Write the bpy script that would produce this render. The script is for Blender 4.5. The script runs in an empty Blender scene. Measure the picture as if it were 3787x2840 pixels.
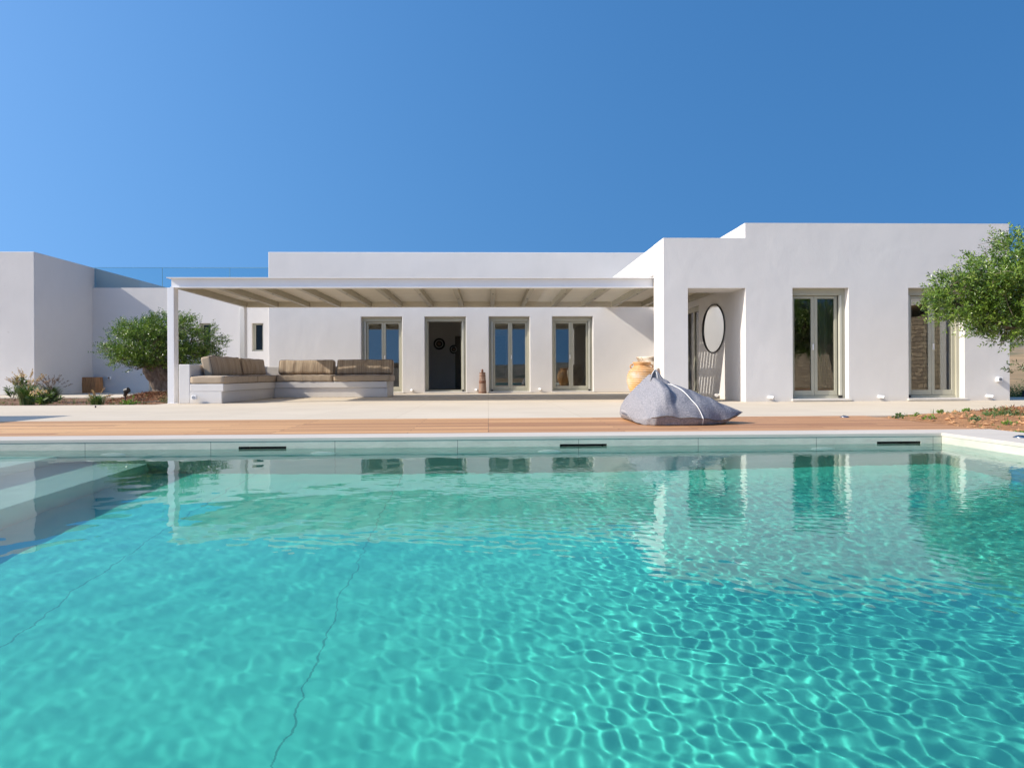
import bpy, math, random
import numpy as np
from mathutils import Vector, Matrix, noise as mnoise
R = math.radians
random.seed(7)
SC = bpy.context.scene
COL = SC.collection

# ------------------------------------------------------------------ camera
cam = bpy.data.cameras.new('camera')
cam.sensor_width = 36.0
cam.lens = 24.0
cam.shift_y = -0.0098
cam.clip_start = 0.05
cam.clip_end = 6000
co = bpy.data.objects.new('camera', cam)
COL.objects.link(co)
ROLL = 0.0045
co.matrix_world = (Matrix.Translation((0, 0, 0.56)) @ Matrix.Rotation(-R(2.0), 4, 'Z')
                   @ Matrix.Rotation(math.pi / 2, 4, 'X') @ Matrix.Rotation(-ROLL, 4, 'Z'))
SC.camera = co

# ------------------------------------------------------------------ sky, sun, exposure
SUN_DIR = Vector((1.0, 0.245, -0.725))
world = bpy.data.worlds.new('World')
SC.world = world
world.use_nodes = True
wn = world.node_tree
bg = wn.nodes['Background']
sky = wn.nodes.new('ShaderNodeTexSky')
sky.sky_type = 'NISHITA'
sky.sun_disc = False
sky.sun_elevation = math.atan2(0.725, math.hypot(1, 0.245))
sky.sun_rotation = math.atan2(-1.0, -0.245)
sky.altitude = 60
sky.air_density = 1.5
sky.dust_density = 1.5
sky.ozone_density = 5.0
# look a little higher and nearer the sun than the true direction: a clear, dry sky without the milky horizon
tc_ = wn.nodes.new('ShaderNodeTexCoord'); mp_ = wn.nodes.new('ShaderNodeMapping'); nv_ = wn.nodes.new('ShaderNodeVectorMath')
mp_.inputs['Scale'].default_value = (1, 1, 0.6); mp_.inputs['Location'].default_value = (-0.23, 0, 0.5)
nv_.operation = 'NORMALIZE'
wn.links.new(tc_.outputs['Generated'], mp_.inputs[0]); wn.links.new(mp_.outputs[0], nv_.inputs[0]); wn.links.new(nv_.outputs[0], sky.inputs['Vector'])
hs = wn.nodes.new('ShaderNodeHueSaturation')
hs.inputs['Saturation'].default_value = 1.27
hs.inputs['Hue'].default_value = 0.502
wn.links.new(sky.outputs[0], hs.inputs['Color'])
wn.links.new(hs.outputs[0], bg.inputs['Color'])
bg.inputs['Strength'].default_value = 0.15

sun = bpy.data.lights.new('sun', 'SUN')
sun.energy = 4.55
sun.angle = R(0.5)
sun.color = (1.0, 0.93, 0.82)
so = bpy.data.objects.new('sun', sun)
COL.objects.link(so)
so.rotation_euler = SUN_DIR.to_track_quat('-Z', 'Y').to_euler()
sun.cycles.is_caustics_light = True

SC.view_settings.view_transform = 'Standard'
SC.view_settings.look = 'None'
SC.view_settings.exposure = 0.27
SC.view_settings.gamma = 1.0
SC.cycles.use_denoising = True
SC.cycles.caustics_reflective = False
SC.cycles.caustics_refractive = True
SC.cycles.max_bounces = 10
SC.cycles.diffuse_bounces = 4
SC.cycles.transparent_max_bounces = 24
SC.cycles.sample_clamp_indirect = 6.0

# ------------------------------------------------------------------ helpers
WL = {}                                     # world position of every object's origin


def wl(o):
    return WL[o.name] if o else Vector((0, 0, 0))


def tag(o, label=None, cat=None, group=None, kind=None):
    if label: o['label'] = label
    if cat: o['category'] = cat
    if group: o['group'] = group
    if kind: o['kind'] = kind
    return o


def empty(name, loc, label=None, cat=None, group=None):
    o = bpy.data.objects.new(name, None)
    o.empty_display_size = 0.1
    COL.objects.link(o)
    o.location = loc
    WL[o.name] = Vector(loc)
    return tag(o, label, cat, group)


class MB:
    """collects shapes in world coordinates and links them as one mesh object"""
    def __init__(self):
        self.v = []; self.f = []; self.m = []; self.cur = 0

    def add(self, vs, fs):
        n = len(self.v)
        self.v.extend([tuple(p) for p in vs])
        self.f.extend([tuple(i + n for i in q) for q in fs])
        self.m.extend([self.cur] * len(fs))
        return self

    def box(self, x0, x1, y0, y1, z0, z1, rot=None, piv=None):
        vs = [(x0, y0, z0), (x1, y0, z0), (x1, y1, z0), (x0, y1, z0), (x0, y0, z1), (x1, y0, z1), (x1, y1, z1), (x0, y1, z1)]
        if rot is not None:
            p = Vector(piv)
            vs = [rot @ (Vector(v) - p) + p for v in vs]
        return self.add(vs, [(3, 2, 1, 0), (4, 5, 6, 7), (0, 1, 5, 4), (1, 2, 6, 5), (2, 3, 7, 6), (3, 0, 4, 7)])

    def tube(self, pts, rad, n=8, cap=True):
        pts = [Vector(p) for p in pts]
        if not isinstance(rad, (list, tuple)): rad = [rad] * len(pts)
        rings = []; t0 = None; up = None
        for i, p in enumerate(pts):
            t = (pts[min(i + 1, len(pts) - 1)] - pts[max(i - 1, 0)]).normalized()
            if up is None:
                up = t.orthogonal().normalized()
            else:
                up = (up - t * up.dot(t))
                up = up.normalized() if up.length > 1e-6 else t.orthogonal().normalized()
            b = t.cross(up)
            rings.append([p + (up * math.cos(a) + b * math.sin(a)) * rad[i] for a in [2 * math.pi * k / n for k in range(n)]])
        vs = [q for r_ in rings for q in r_]
        fs = []
        for i in range(len(pts) - 1):
            for k in range(n):
                a = i * n + k; b = i * n + (k + 1) % n
                fs.append((a, b, b + n, a + n))
        if cap:
            fs.append(tuple(range(n - 1, -1, -1)))
            fs.append(tuple(range((len(pts) - 1) * n, len(pts) * n)))
        return self.add(vs, fs)

    def lathe(self, c, prof, n=40, cap=True, fn=None):
        vs = []
        for i, (r_, z) in enumerate(prof):
            for k in range(n):
                a = 2 * math.pi * k / n
                rr = r_ * (fn(a, z) if fn else 1)
                vs.append((c[0] + rr * math.cos(a), c[1] + rr * math.sin(a), c[2] + z))
        fs = []
        for i in range(len(prof) - 1):
            for k in range(n):
                a = i * n + k; b = i * n + (k + 1) % n
                fs.append((a, b, b + n, a + n))
        if cap:
            fs.append(tuple(range(n - 1, -1, -1)))
            fs.append(tuple(range((len(prof) - 1) * n, len(prof) * n)))
        return self.add(vs, fs)

    def cyl(self, a, b, r_, n=20):
        return self.tube([a, b], r_, n)

    def build(self, name, mat, parent=None, bevel=0, smooth=False, seg=2):
        o_ = wl(parent)
        me = bpy.data.meshes.new(name)
        me.from_pydata([(x - o_.x, y - o_.y, z - o_.z) for x, y, z in self.v], [], self.f)
        mats = mat if isinstance(mat, (list, tuple)) else [mat]
        for m_ in mats: me.materials.append(m_)
        if len(mats) > 1:
            me.polygons.foreach_set('material_index', self.m)
        if smooth:
            me.polygons.foreach_set('use_smooth', [True] * len(me.polygons))
        me.update()
        o = bpy.data.objects.new(name, me)
        COL.objects.link(o)
        if parent is not None:
            o.parent = parent
        WL[o.name] = Vector(o_)
        if bevel:
            b = o.modifiers.new('bevel', 'BEVEL')
            b.width = bevel; b.segments = seg; b.limit_method = 'ANGLE'; b.angle_limit = R(40)
            b.harden_normals = False
        return o


def np_mesh(name, V, F, mat, parent=None, smooth=True, attr=None, aname='tint'):
    """V (n,3) world coordinates, F (m,k) indices"""
    o_ = wl(parent)
    V = np.asarray(V, dtype=np.float32) - np.array(o_, dtype=np.float32)
    F = np.asarray(F, dtype=np.int32)
    me = bpy.data.meshes.new(name)
    me.vertices.add(len(V)); me.vertices.foreach_set('co', V.ravel())
    me.loops.add(F.size); me.loops.foreach_set('vertex_index', F.ravel())
    me.polygons.add(len(F)); me.polygons.foreach_set('loop_start', np.arange(0, F.size, F.shape[1], dtype=np.int32))
    me.update(calc_edges=True)
    me.polygons.foreach_set('use_smooth', np.full(len(F), smooth))
    if attr is not None:
        a = me.attributes.new(aname, 'FLOAT', 'FACE')
        a.data.foreach_set('value', np.asarray(attr, dtype=np.float32))
    me.materials.append(mat)
    o = bpy.data.objects.new(name, me)
    COL.objects.link(o)
    if parent is not None: o.parent = parent
    WL[o.name] = Vector(o_)
    return o


def panel(mb, u0, u1, w0, w1, d0, d1, holes, axis='Y'):
    """slab with rectangular holes and no inner faces.
    axis Y: u=x, w=z, d=y;  axis X: u=y, w=z, d=x;  axis Z: u=x, w=y, d=z"""
    us = sorted(set([u0, u1] + [h[i] for h in holes for i in (0, 1) if u0 < h[i] < u1]))
    ws = sorted(set([w0, w1] + [h[i] for h in holes for i in (2, 3) if w0 < h[i] < w1]))
    nu, nw = len(us) - 1, len(ws) - 1

    def solid(i, j):
        if i < 0 or j < 0 or i >= nu or j >= nw: return False
        cu = (us[i] + us[i + 1]) / 2; cw = (ws[j] + ws[j + 1]) / 2
        return not any(h[0] < cu < h[1] and h[2] < cw < h[3] for h in holes)
    idx = {}; vs = []; fs = []

    def P(i, j, k):
        key = (i, j, k)
        if key not in idx:
            d = d0 if k == 0 else d1
            u, w = us[i], ws[j]
            p = {'Y': (u, d, w), 'X': (d, u, w), 'Z': (u, w, d)}[axis]
            idx[key] = len(vs); vs.append(p)
        return idx[key]
    flip = axis == 'X'

    def q(*a):
        fs.append(tuple(reversed(a)) if flip else tuple(a))
    s = axis == 'Z'
    for i in range(nu):
        for j in range(nw):
            if not solid(i, j): continue
            a, b, c, d = (i, j), (i + 1, j), (i + 1, j + 1), (i, j + 1)
            lo = (P(*a, 0), P(*b, 0), P(*c, 0), P(*d, 0)); hi = (P(*a, 1), P(*b, 1), P(*c, 1), P(*d, 1))
            if s:
                q(*reversed(lo)); q(*hi)
            else:
                q(*lo); q(*reversed(hi))
            for (n1, n2, e) in ((i, j - 1, (0, 1)), (i + 1, j, (1, 2)), (i, j + 1, (2, 3)), (i - 1, j, (3, 0))):
                if not solid(n1, n2):
                    x, y = e
                    if s: q(lo[x], lo[y], hi[y], hi[x])
                    else: q(lo[y], lo[x], hi[x], hi[y])
    mb.add(vs, fs)
    return mb


# ------------------------------------------------------------------ materials
def nmat(name):
    m = bpy.data.materials.new(name)
    m.use_nodes = True
    nt = m.node_tree
    b = nt.nodes['Principled BSDF']
    return m, nt, b


def N(nt, t, **kw):
    n = nt.nodes.new(t)
    for k, v in kw.items():
        if k in n.inputs: n.inputs[k].default_value = v
        else: setattr(n, k, v)
    return n


def ramp(nt, src, stops):
    r_ = nt.nodes.new('ShaderNodeValToRGB')
    el = r_.color_ramp.elements
    while len(el) < len(stops): el.new(0.5)
    for e, (p, c) in zip(el, stops):
        e.position = p; e.color = (*c, 1) if len(c) == 3 else c
    nt.links.new(src, r_.inputs[0])
    return r_.outputs[0]


def coords(nt, scale=(1, 1, 1), kind='Object', rot=(0, 0, 0)):
    tc = nt.nodes.new('ShaderNodeTexCoord')
    mp = nt.nodes.new('ShaderNodeMapping')
    mp.inputs['Scale'].default_value = scale
    mp.inputs['Rotation'].default_value = rot
    nt.links.new(tc.outputs[kind], mp.inputs[0])
    return mp.outputs[0]


def noise(nt, vec, scale, detail=4, rough=0.55):
    n = nt.nodes.new('ShaderNodeTexNoise')
    n.inputs['Scale'].default_value = scale; n.inputs['Detail'].default_value = detail
    n.inputs['Roughness'].default_value = rough
    nt.links.new(vec, n.inputs['Vector'])
    return n.outputs['Fac']


def mix(nt, fac, a, b, mode='MIX'):
    n = nt.nodes.new('ShaderNodeMix'); n.data_type = 'RGBA'; n.blend_type = mode
    for s, v in ((n.inputs[0], fac), (n.inputs[6], a), (n.inputs[7], b)):
        if hasattr(v, 'links') or isinstance(v, bpy.types.NodeSocket): nt.links.new(v, s)
        elif isinstance(v, (int, float)): s.default_value = v
        else: s.default_value = (*v, 1)
    return n.outputs[2]


def bump(nt, b, h, strength=0.3, dist=0.01):
    n = nt.nodes.new('ShaderNodeBump')
    n.inputs['Strength'].default_value = strength; n.inputs['Distance'].default_value = dist
    nt.links.new(h, n.inputs['Height']); nt.links.new(n.outputs[0], b.inputs['Normal'])


def simple(name, c1, c2=None, scale=5, rough=0.6, bs=0.15, bscale=60, metal=0, stretch=(1, 1, 1), bd=0.004):
    m, nt, b = nmat(name)
    v = coords(nt, stretch)
    c2 = c2 or tuple(x * 0.85 for x in c1)
    nt.links.new(ramp(nt, noise(nt, v, scale), [(0.3, c1), (0.7, c2)]), b.inputs['Base Color'])
    b.inputs['Roughness'].default_value = rough
    b.inputs['Metallic'].default_value = metal
    if bs: bump(nt, b, noise(nt, v, bscale), bs, bd)
    return m


def plaster(name, base, streak=0.05):
    m, nt, b = nmat(name)
    v = coords(nt)
    d = tuple(x * (1 - streak) for x in base)
    big = ramp(nt, noise(nt, v, 0.7, 5, 0.6), [(0.35, base), (0.7, d)])
    v2 = coords(nt, (1.0, 1.0, 0.35))
    st = ramp(nt, noise(nt, v2, 0.9, 8, 0.7), [(0.5, (1, 1, 1)), (0.75, (0.965, 0.965, 0.96))])
    c = mix(nt, 1.0, big, st, 'MULTIPLY')
    sp = ramp(nt, noise(nt, v, 9, 2, 0.5), [(0.74, (1, 1, 1)), (0.80, (0.90, 0.88, 0.86))])
    c = mix(nt, 1.0, c, sp, 'MULTIPLY')
    # splash stains just above the ground
    sep = nt.nodes.new('ShaderNodeSeparateXYZ'); tc = nt.nodes.new('ShaderNodeNewGeometry')
    nt.links.new(tc.outputs['Position'], sep.inputs[0])
    mr = nt.nodes.new('ShaderNodeMapRange'); mr.inputs[1].default_value = 0.0; mr.inputs[2].default_value = 0.13
    mr.inputs[3].default_value = 1.0; mr.inputs[4].default_value = 0.0
    nt.links.new(sep.outputs[2], mr.inputs[0])
    mu = nt.nodes.new('ShaderNodeMath'); mu.operation = 'MULTIPLY'
    nt.links.new(mr.outputs[0], mu.inputs[0]); nt.links.new(noise(nt, v, 7, 4), mu.inputs[1])
    c = mix(nt, mu.outputs[0], c, (0.66, 0.60, 0.52))
    nt.links.new(c, b.inputs['Base Color'])
    b.inputs['Roughness'].default_value = 0.85
    b.inputs['Specular IOR Level'].default_value = 0.2
    mx = nt.nodes.new('ShaderNodeMath'); mx.operation = 'ADD'
    s1 = nt.nodes.new('ShaderNodeMath'); s1.operation = 'MULTIPLY'; s1.inputs[1].default_value = 6.0
    nt.links.new(noise(nt, v, 1.6, 3, 0.5), s1.inputs[0])
    nt.links.new(s1.outputs[0], mx.inputs[0]); nt.links.new(noise(nt, v, 45, 4, 0.6), mx.inputs[1])
    bump(nt, b, mx.outputs[0], 0.35, 0.006)
    return m


M = {}
M['plaster'] = plaster('white_plaster', (0.70, 0.675, 0.65))
M['interior'] = simple('interior_plaster', (0.78, 0.74, 0.70), scale=1, rough=0.9, bs=0.05)
M['whitemetal'] = simple('white_painted_steel', (0.80, 0.79, 0.79), (0.77, 0.76, 0.76), 2, 0.4, 0.02)
M['deckwhite'] = simple('cream_painted_boards', (0.70, 0.65, 0.54), (0.64, 0.59, 0.48), 3, 0.55, 0.05)
M['rafter'] = simple('greige_painted_rafters', (0.40, 0.37, 0.29), (0.36, 0.33, 0.26), 3, 0.5, 0.05)
M['joinery'] = simple('sage_grey_joinery', (0.46, 0.44, 0.345), (0.42, 0.405, 0.315), 3, 0.42, 0.03)
M['joinery_light'] = simple('pale_grey_track', (0.56, 0.55, 0.47), (0.52, 0.51, 0.44), 3, 0.4, 0.02)
M['black'] = simple('black_rubber', (0.02, 0.02, 0.022), scale=8, rough=0.5, bs=0.05)
M['steel'] = simple('brushed_steel', (0.55, 0.55, 0.55), scale=8, rough=0.25, bs=0.02, metal=1.0)
M['fixture'] = simple('white_lamp_housing', (0.85, 0.84, 0.83), (0.80, 0.79, 0.78), 8, 0.4, 0.03)
M['marble'] = simple('pale_marble_sill', (0.72, 0.68, 0.62), (0.60, 0.56, 0.50), 9, 0.35, 0.05, stretch=(0.4, 1, 1))
M['curtain'] = simple('linen_curtain', (0.50, 0.52, 0.42), (0.44, 0.46, 0.37), 6, 0.9, 0.1)
M['darkwood'] = simple('dark_interior_door', (0.16, 0.13, 0.09), (0.12, 0.10, 0.07), 4, 0.5, 0.1, stretch=(4, 4, 0.5))


def terrace_mat():
    m, nt, b = nmat('beige_stone_paving')
    v = coords(nt)
    st = coords(nt, (0.8, 5.0, 1), rot=(0, 0, R(9)))
    c = ramp(nt, noise(nt, st, 1.3, 7, 0.62), [(0.28, (0.70, 0.605, 0.475)), (0.5, (0.665, 0.575, 0.455)), (0.75, (0.60, 0.515, 0.405))])
    c = mix(nt, 1.0, c, ramp(nt, noise(nt, v, 0.6, 3), [(0.3, (1, 1, 1)), (0.75, (0.92, 0.91, 0.89))]), 'MULTIPLY')
    br = nt.nodes.new('ShaderNodeTexBrick')
    br.offset = 0.0
    br.inputs['Scale'].default_value = 1.0; br.inputs['Brick Width'].default_value = 1.2; br.inputs['Row Height'].default_value = 1.2
    br.inputs['Mortar Size'].default_value = 0.004; br.inputs['Mortar Smooth'].default_value = 0.2
    br.inputs['Color1'].default_value = (1, 1, 1, 1); br.inputs['Color2'].default_value = (0.96, 0.955, 0.95, 1)
    br.inputs['Mortar'].default_value = (0.80, 0.77, 0.72, 1)
    nt.links.new(v, br.inputs['Vector'])
    c = mix(nt, 1.0, c, br.outputs['Color'], 'MULTIPLY')
    nt.links.new(c, b.inputs['Base Color'])
    b.inputs['Roughness'].default_value = 0.75
    b.inputs['Specular IOR Level'].default_value = 0.12
    bump(nt, b, noise(nt, st, 18, 5), 0.15, 0.004)
    return m


def deck_mat():
    m, nt, b = nmat('reddish_timber_decking')
    v = coords(nt)
    br = nt.nodes.new('ShaderNodeTexBrick')
    br.inputs['Scale'].default_value = 1.0; br.inputs['Brick Width'].default_value = 2.1; br.inputs['Row Height'].default_value = 0.095
    br.inputs['Mortar Size'].default_value = 0.0035; br.inputs['Mortar Smooth'].default_value = 0.1
    br.offset = 0.37; br.offset_frequency = 3
    br.inputs['Color1'].default_value = (0.68, 0.39, 0.19, 1); br.inputs['Color2'].default_value = (0.40, 0.20, 0.095, 1)
    br.inputs['Mortar'].default_value = (0.10, 0.05, 0.03, 1)
    nt.links.new(v, br.inputs['Vector'])
    gv = coords(nt, (0.7, 26, 1))
    g = ramp(nt, noise(nt, gv, 1.6, 6, 0.6), [(0.3, (1.12, 1.08, 1.02)), (0.7, (0.80, 0.76, 0.72))])
    c = mix(nt, 1.0, br.outputs['Color'], g, 'MULTIPLY')
    # paler and yellower towards the left end, slightly darker to the right
    sep = nt.nodes.new('ShaderNodeSeparateXYZ'); nt.links.new(v, sep.inputs[0])
    mr = nt.nodes.new('ShaderNodeMapRange'); mr.inputs[1].default_value = -6; mr.inputs[2].default_value = 3
    nt.links.new(sep.outputs[0], mr.inputs[0])
    t = ramp(nt, mr.outputs[0], [(0.0, (1.20, 1.27, 1.16)), (1.0, (0.96, 0.92, 0.92))])
    c = mix(nt, 1.0, c, t, 'MULTIPLY')
    nt.links.new(c, b.inputs['Base Color'])
    b.inputs['Roughness'].default_value = 0.6
    bump(nt, b, br.outputs['Fac'], -0.5, 0.004)
    return m


def stone_mat(name, c1, c2, c3, joint=1.09, off=0.0, tint=1.0):
    m, nt, b = nmat(name)
    v = coords(nt)
    dv = coords(nt, (1.0, 1.0, 2.2), rot=(0, R(28), 0))
    c = ramp(nt, noise(nt, dv, 3.2, 9, 0.66), [(0.25, c1), (0.5, c2), (0.75, c3)])
    sep = nt.nodes.new('ShaderNodeSeparateXYZ'); nt.links.new(v, sep.inputs[0])
    a = nt.nodes.new('ShaderNodeMath'); a.operation = 'ADD'; a.inputs[1].default_value = 100 * joint - off
    nt.links.new(sep.outputs[0], a.inputs[0])
    md = nt.nodes.new('ShaderNodeMath'); md.operation = 'MODULO'; md.inputs[1].default_value = joint
    nt.links.new(a.outputs[0], md.inputs[0])
    lt = nt.nodes.new('ShaderNodeMath'); lt.operation = 'LESS_THAN'; lt.inputs[1].default_value = 0.005
    nt.links.new(md.outputs[0], lt.inputs[0])
    c = mix(nt, lt.outputs[0], c, tuple(x * 0.45 for x in c3))
    nt.links.new(c, b.inputs['Base Color'])
    b.inputs['Roughness'].default_value = 0.7
    bump(nt, b, noise(nt, dv, 14, 7, 0.65), 0.35, 0.006)
    return m


M['terrace'] = terrace_mat()
M['deck'] = deck_mat()
M['coping'] = simple('pale_stone_coping', (0.62, 0.56, 0.49), (0.56, 0.505, 0.44), 3, 0.6, 0.15, stretch=(0.6, 2, 1))
M['coping'].node_tree.nodes['Principled BSDF'].inputs['Specular IOR Level'].default_value = 0.08
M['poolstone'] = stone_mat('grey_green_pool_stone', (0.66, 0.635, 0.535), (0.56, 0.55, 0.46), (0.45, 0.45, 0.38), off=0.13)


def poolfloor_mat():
    m, nt, b = nmat('water_tinted_floor_plaster')
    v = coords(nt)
    c = ramp(nt, noise(nt, v, 1.1, 5, 0.6), [(0.3, (0.095, 0.665, 0.505)), (0.7, (0.065, 0.58, 0.455))])  # teal of light absorbed by deep water, painted into the floor colour
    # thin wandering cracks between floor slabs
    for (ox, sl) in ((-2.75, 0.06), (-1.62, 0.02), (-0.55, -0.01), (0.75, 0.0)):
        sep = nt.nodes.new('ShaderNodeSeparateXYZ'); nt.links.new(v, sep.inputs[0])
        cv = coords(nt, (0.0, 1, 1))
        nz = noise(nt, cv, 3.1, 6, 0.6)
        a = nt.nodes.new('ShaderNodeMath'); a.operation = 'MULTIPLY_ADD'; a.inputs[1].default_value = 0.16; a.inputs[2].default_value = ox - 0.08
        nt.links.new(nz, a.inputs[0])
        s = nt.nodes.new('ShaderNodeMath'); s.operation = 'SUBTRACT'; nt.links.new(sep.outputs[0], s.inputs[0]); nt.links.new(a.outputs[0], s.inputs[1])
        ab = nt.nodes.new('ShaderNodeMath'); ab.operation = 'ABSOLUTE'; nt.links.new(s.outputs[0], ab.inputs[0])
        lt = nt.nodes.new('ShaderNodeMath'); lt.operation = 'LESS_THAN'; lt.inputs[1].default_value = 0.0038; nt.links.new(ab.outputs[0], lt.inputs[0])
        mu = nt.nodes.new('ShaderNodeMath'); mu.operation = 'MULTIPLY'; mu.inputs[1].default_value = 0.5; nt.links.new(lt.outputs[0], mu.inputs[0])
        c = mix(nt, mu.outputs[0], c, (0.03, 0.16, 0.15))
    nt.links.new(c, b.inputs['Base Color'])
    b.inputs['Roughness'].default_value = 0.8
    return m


M['poolfloor'] = poolfloor_mat()
M['poolstep'] = simple('water_tinted_step_plaster', (0.36, 0.58, 0.50), (0.31, 0.52, 0.46), 2.5, 0.8, 0.1, 30)  # paler than the floor: the absorption of shallower water is put into the colour
M['poolwall'] = stone_mat('water_tinted_wall_tiles', (0.30, 0.46, 0.40), (0.25, 0.41, 0.36), (0.21, 0.36, 0.32), off=0.13)  # green of light filtered by the water is put into the wall colour


def water_mat():
    m = bpy.data.materials.new('pool_water'); m.use_nodes = True
    nt = m.node_tree; nt.nodes.clear()
    out = nt.nodes.new('ShaderNodeOutputMaterial')
    g = nt.nodes.new('ShaderNodeBsdfGlass'); g.inputs['IOR'].default_value = 1.33; g.inputs['Roughness'].default_value = 0.0
    g.inputs['Color'].default_value = (0.88, 0.99, 0.99, 1)
    nt.links.new(g.outputs[0], out.inputs[0])
    return m


def glass_mat(name, tint, refl=1.5, boost=0.05):
    m = bpy.data.materials.new(name); m.use_nodes = True
    nt = m.node_tree; nt.nodes.clear()
    out = nt.nodes.new('ShaderNodeOutputMaterial')
    t = nt.nodes.new('ShaderNodeBsdfTransparent'); t.inputs[0].default_value = (*tint, 1)
    g = nt.nodes.new('ShaderNodeBsdfGlossy'); g.inputs['Roughness'].default_value = 0.0
    fr = nt.nodes.new('ShaderNodeFresnel'); fr.inputs['IOR'].default_value = refl
    ad = nt.nodes.new('ShaderNodeMath'); ad.operation = 'ADD'; ad.inputs[1].default_value = boost; ad.use_clamp = True
    nt.links.new(fr.outputs[0], ad.inputs[0])
    mx = nt.nodes.new('ShaderNodeMixShader')
    nt.links.new(ad.outputs[0], mx.inputs[0]); nt.links.new(t.outputs[0], mx.inputs[1]); nt.links.new(g.outputs[0], mx.inputs[2])
    nt.links.new(mx.outputs[0], out.inputs[0])
    return m


M['water'] = water_mat()
M['dullglass'] = glass_mat('dull_window_glass', (0.45, 0.47, 0.46), 1.28, 0.01)
M['glass'] = glass_mat('window_glass', (0.78, 0.81, 0.77), 1.5, 0.10)
M['balglass'] = glass_mat('balustrade_glass', (0.80, 0.90, 0.92), 1.3, 0.02)
M['edgeglass'] = simple('green_glass_edge', (0.16, 0.33, 0.36), scale=4, rough=0.15, bs=0)
m, nt, b = nmat('mirror_silver'); b.inputs['Base Color'].default_value = (0.9, 0.92, 0.91, 1); b.inputs['Metallic'].default_value = 1; b.inputs['Roughness'].default_value = 0.02
M['mirror'] = m


def stripes_mat(name, base, dark, scale):
    m, nt, b = nmat(name)
    v = coords(nt)
    sep = nt.nodes.new('ShaderNodeSeparateXYZ'); nt.links.new(v, sep.inputs[0])
    w = noise(nt, coords(nt, (scale, 0.001, 0.001)), 1.0, 2, 0.5)
    c = ramp(nt, w, [(0.40, base), (0.47, dark), (0.53, base), (0.60, tuple((x + y) / 2 for x, y in zip(base, dark))), (0.66, base)])
    wv = noise(nt, coords(nt, (60, 60, 60)), 3, 3)
    c = mix(nt, 1.0, c, ramp(nt, wv, [(0.3, (1.05, 1.05, 1.05)), (0.7, (0.9, 0.9, 0.9))]), 'MULTIPLY')
    nt.links.new(c, b.inputs['Base Color']); b.inputs['Roughness'].default_value = 0.9
    b.inputs['Sheen Weight'].default_value = 0.2
    bump(nt, b, noise(nt, coords(nt, (14, 3, 3)), 1.5, 4), 0.5, 0.02)
    return m


M['stripe'] = stripes_mat('striped_taupe_canvas', (0.46, 0.36, 0.25), (0.31, 0.225, 0.15), 11)
M['plain'] = stripes_mat('plain_taupe_canvas', (0.44, 0.345, 0.245), (0.42, 0.33, 0.235), 5)
M['pipe'] = simple('dark_taupe_piping', (0.14, 0.10, 0.07), scale=20, rough=0.8, bs=0.1)


def bag_mat():
    m, nt, b = nmat('grey_chevron_weave')
    v = coords(nt)
    w = nt.nodes.new('ShaderNodeTexWave'); w.wave_type = 'BANDS'; w.bands_direction = 'Z'
    w.inputs['Scale'].default_value = 42; w.inputs['Distortion'].default_value = 2.0; w.inputs['Detail'].default_value = 1.0
    w.inputs['Detail Scale'].default_value = 9.0
    nt.links.new(v, w.inputs['Vector'])
    ck = nt.nodes.new('ShaderNodeTexWave'); ck.wave_type = 'BANDS'; ck.bands_direction = 'X'; ck.inputs['Scale'].default_value = 55
    nt.links.new(v, ck.inputs['Vector'])
    mu = nt.nodes.new('ShaderNodeMath'); mu.operation = 'MULTIPLY'
    nt.links.new(w.outputs['Fac'], mu.inputs[0]); nt.links.new(ck.outputs['Fac'], mu.inputs[1])
    c = ramp(nt, mu.outputs[0], [(0.08, (0.11, 0.115, 0.14)), (0.38, (0.50, 0.48, 0.48))])
    sp = ramp(nt, noise(nt, v, 75, 2, 0.8), [(0.38, (0.66, 0.67, 0.72)), (0.60, (1.18, 1.16, 1.14))])
    c = mix(nt, 1.0, c, sp, 'MULTIPLY')
    nt.links.new(c, b.inputs['Base Color']); b.inputs['Roughness'].default_value = 0.85
    bump(nt, b, mu.outputs[0], 0.3, 0.004)
    return m


M['bag'] = bag_mat()
M['cord'] = simple('white_cord', (0.78, 0.77, 0.75), scale=20, rough=0.8, bs=0.1)


def jar_mat():
    m, nt, b = nmat('ochre_ribbed_terracotta')
    v = coords(nt)
    c = ramp(nt, noise(nt, v, 3.5, 5, 0.65), [(0.3, (0.52, 0.27, 0.095)), (0.5, (0.58, 0.36, 0.16)), (0.66, (0.56, 0.46, 0.34))])
    sep = nt.nodes.new('ShaderNodeSeparateXYZ'); nt.links.new(v, sep.inputs[0])
    mr = nt.nodes.new('ShaderNodeMapRange'); mr.inputs[1].default_value = 0.05; mr.inputs[2].default_value = 0.6
    nt.links.new(sep.outputs[2], mr.inputs[0])
    up = ramp(nt, mr.outputs[0], [(0.0, (1, 1.0, 1.1)), (0.35, (1.05, 0.95, 0.72)), (0.8, (1.0, 1.05, 1.25)), (1.0, (0.95, 0.85, 0.8))])
    c = mix(nt, 1.0, c, up, 'MULTIPLY')
    nt.links.new(c, b.inputs['Base Color']); b.inputs['Roughness'].default_value = 0.8
    bump(nt, b, noise(nt, v, 30, 4), 0.4, 0.008)
    return m


M['jar'] = jar_mat()


def pithos_mat():
    m, nt, b = nmat('chalky_glazed_clay')
    v = coords(nt)
    c = ramp(nt, noise(nt, v, 5, 5, 0.7), [(0.42, (0.68, 0.62, 0.52)), (0.52, (0.60, 0.50, 0.38)), (0.62, (0.25, 0.15, 0.09)), (0.75, (0.60, 0.52, 0.42))])
    nt.links.new(c, b.inputs['Base Color']); b.inputs['Roughness'].default_value = 0.55
    bump(nt, b, noise(nt, v, 20, 4), 0.4, 0.01)
    return m


M['pithos'] = pithos_mat()


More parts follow.
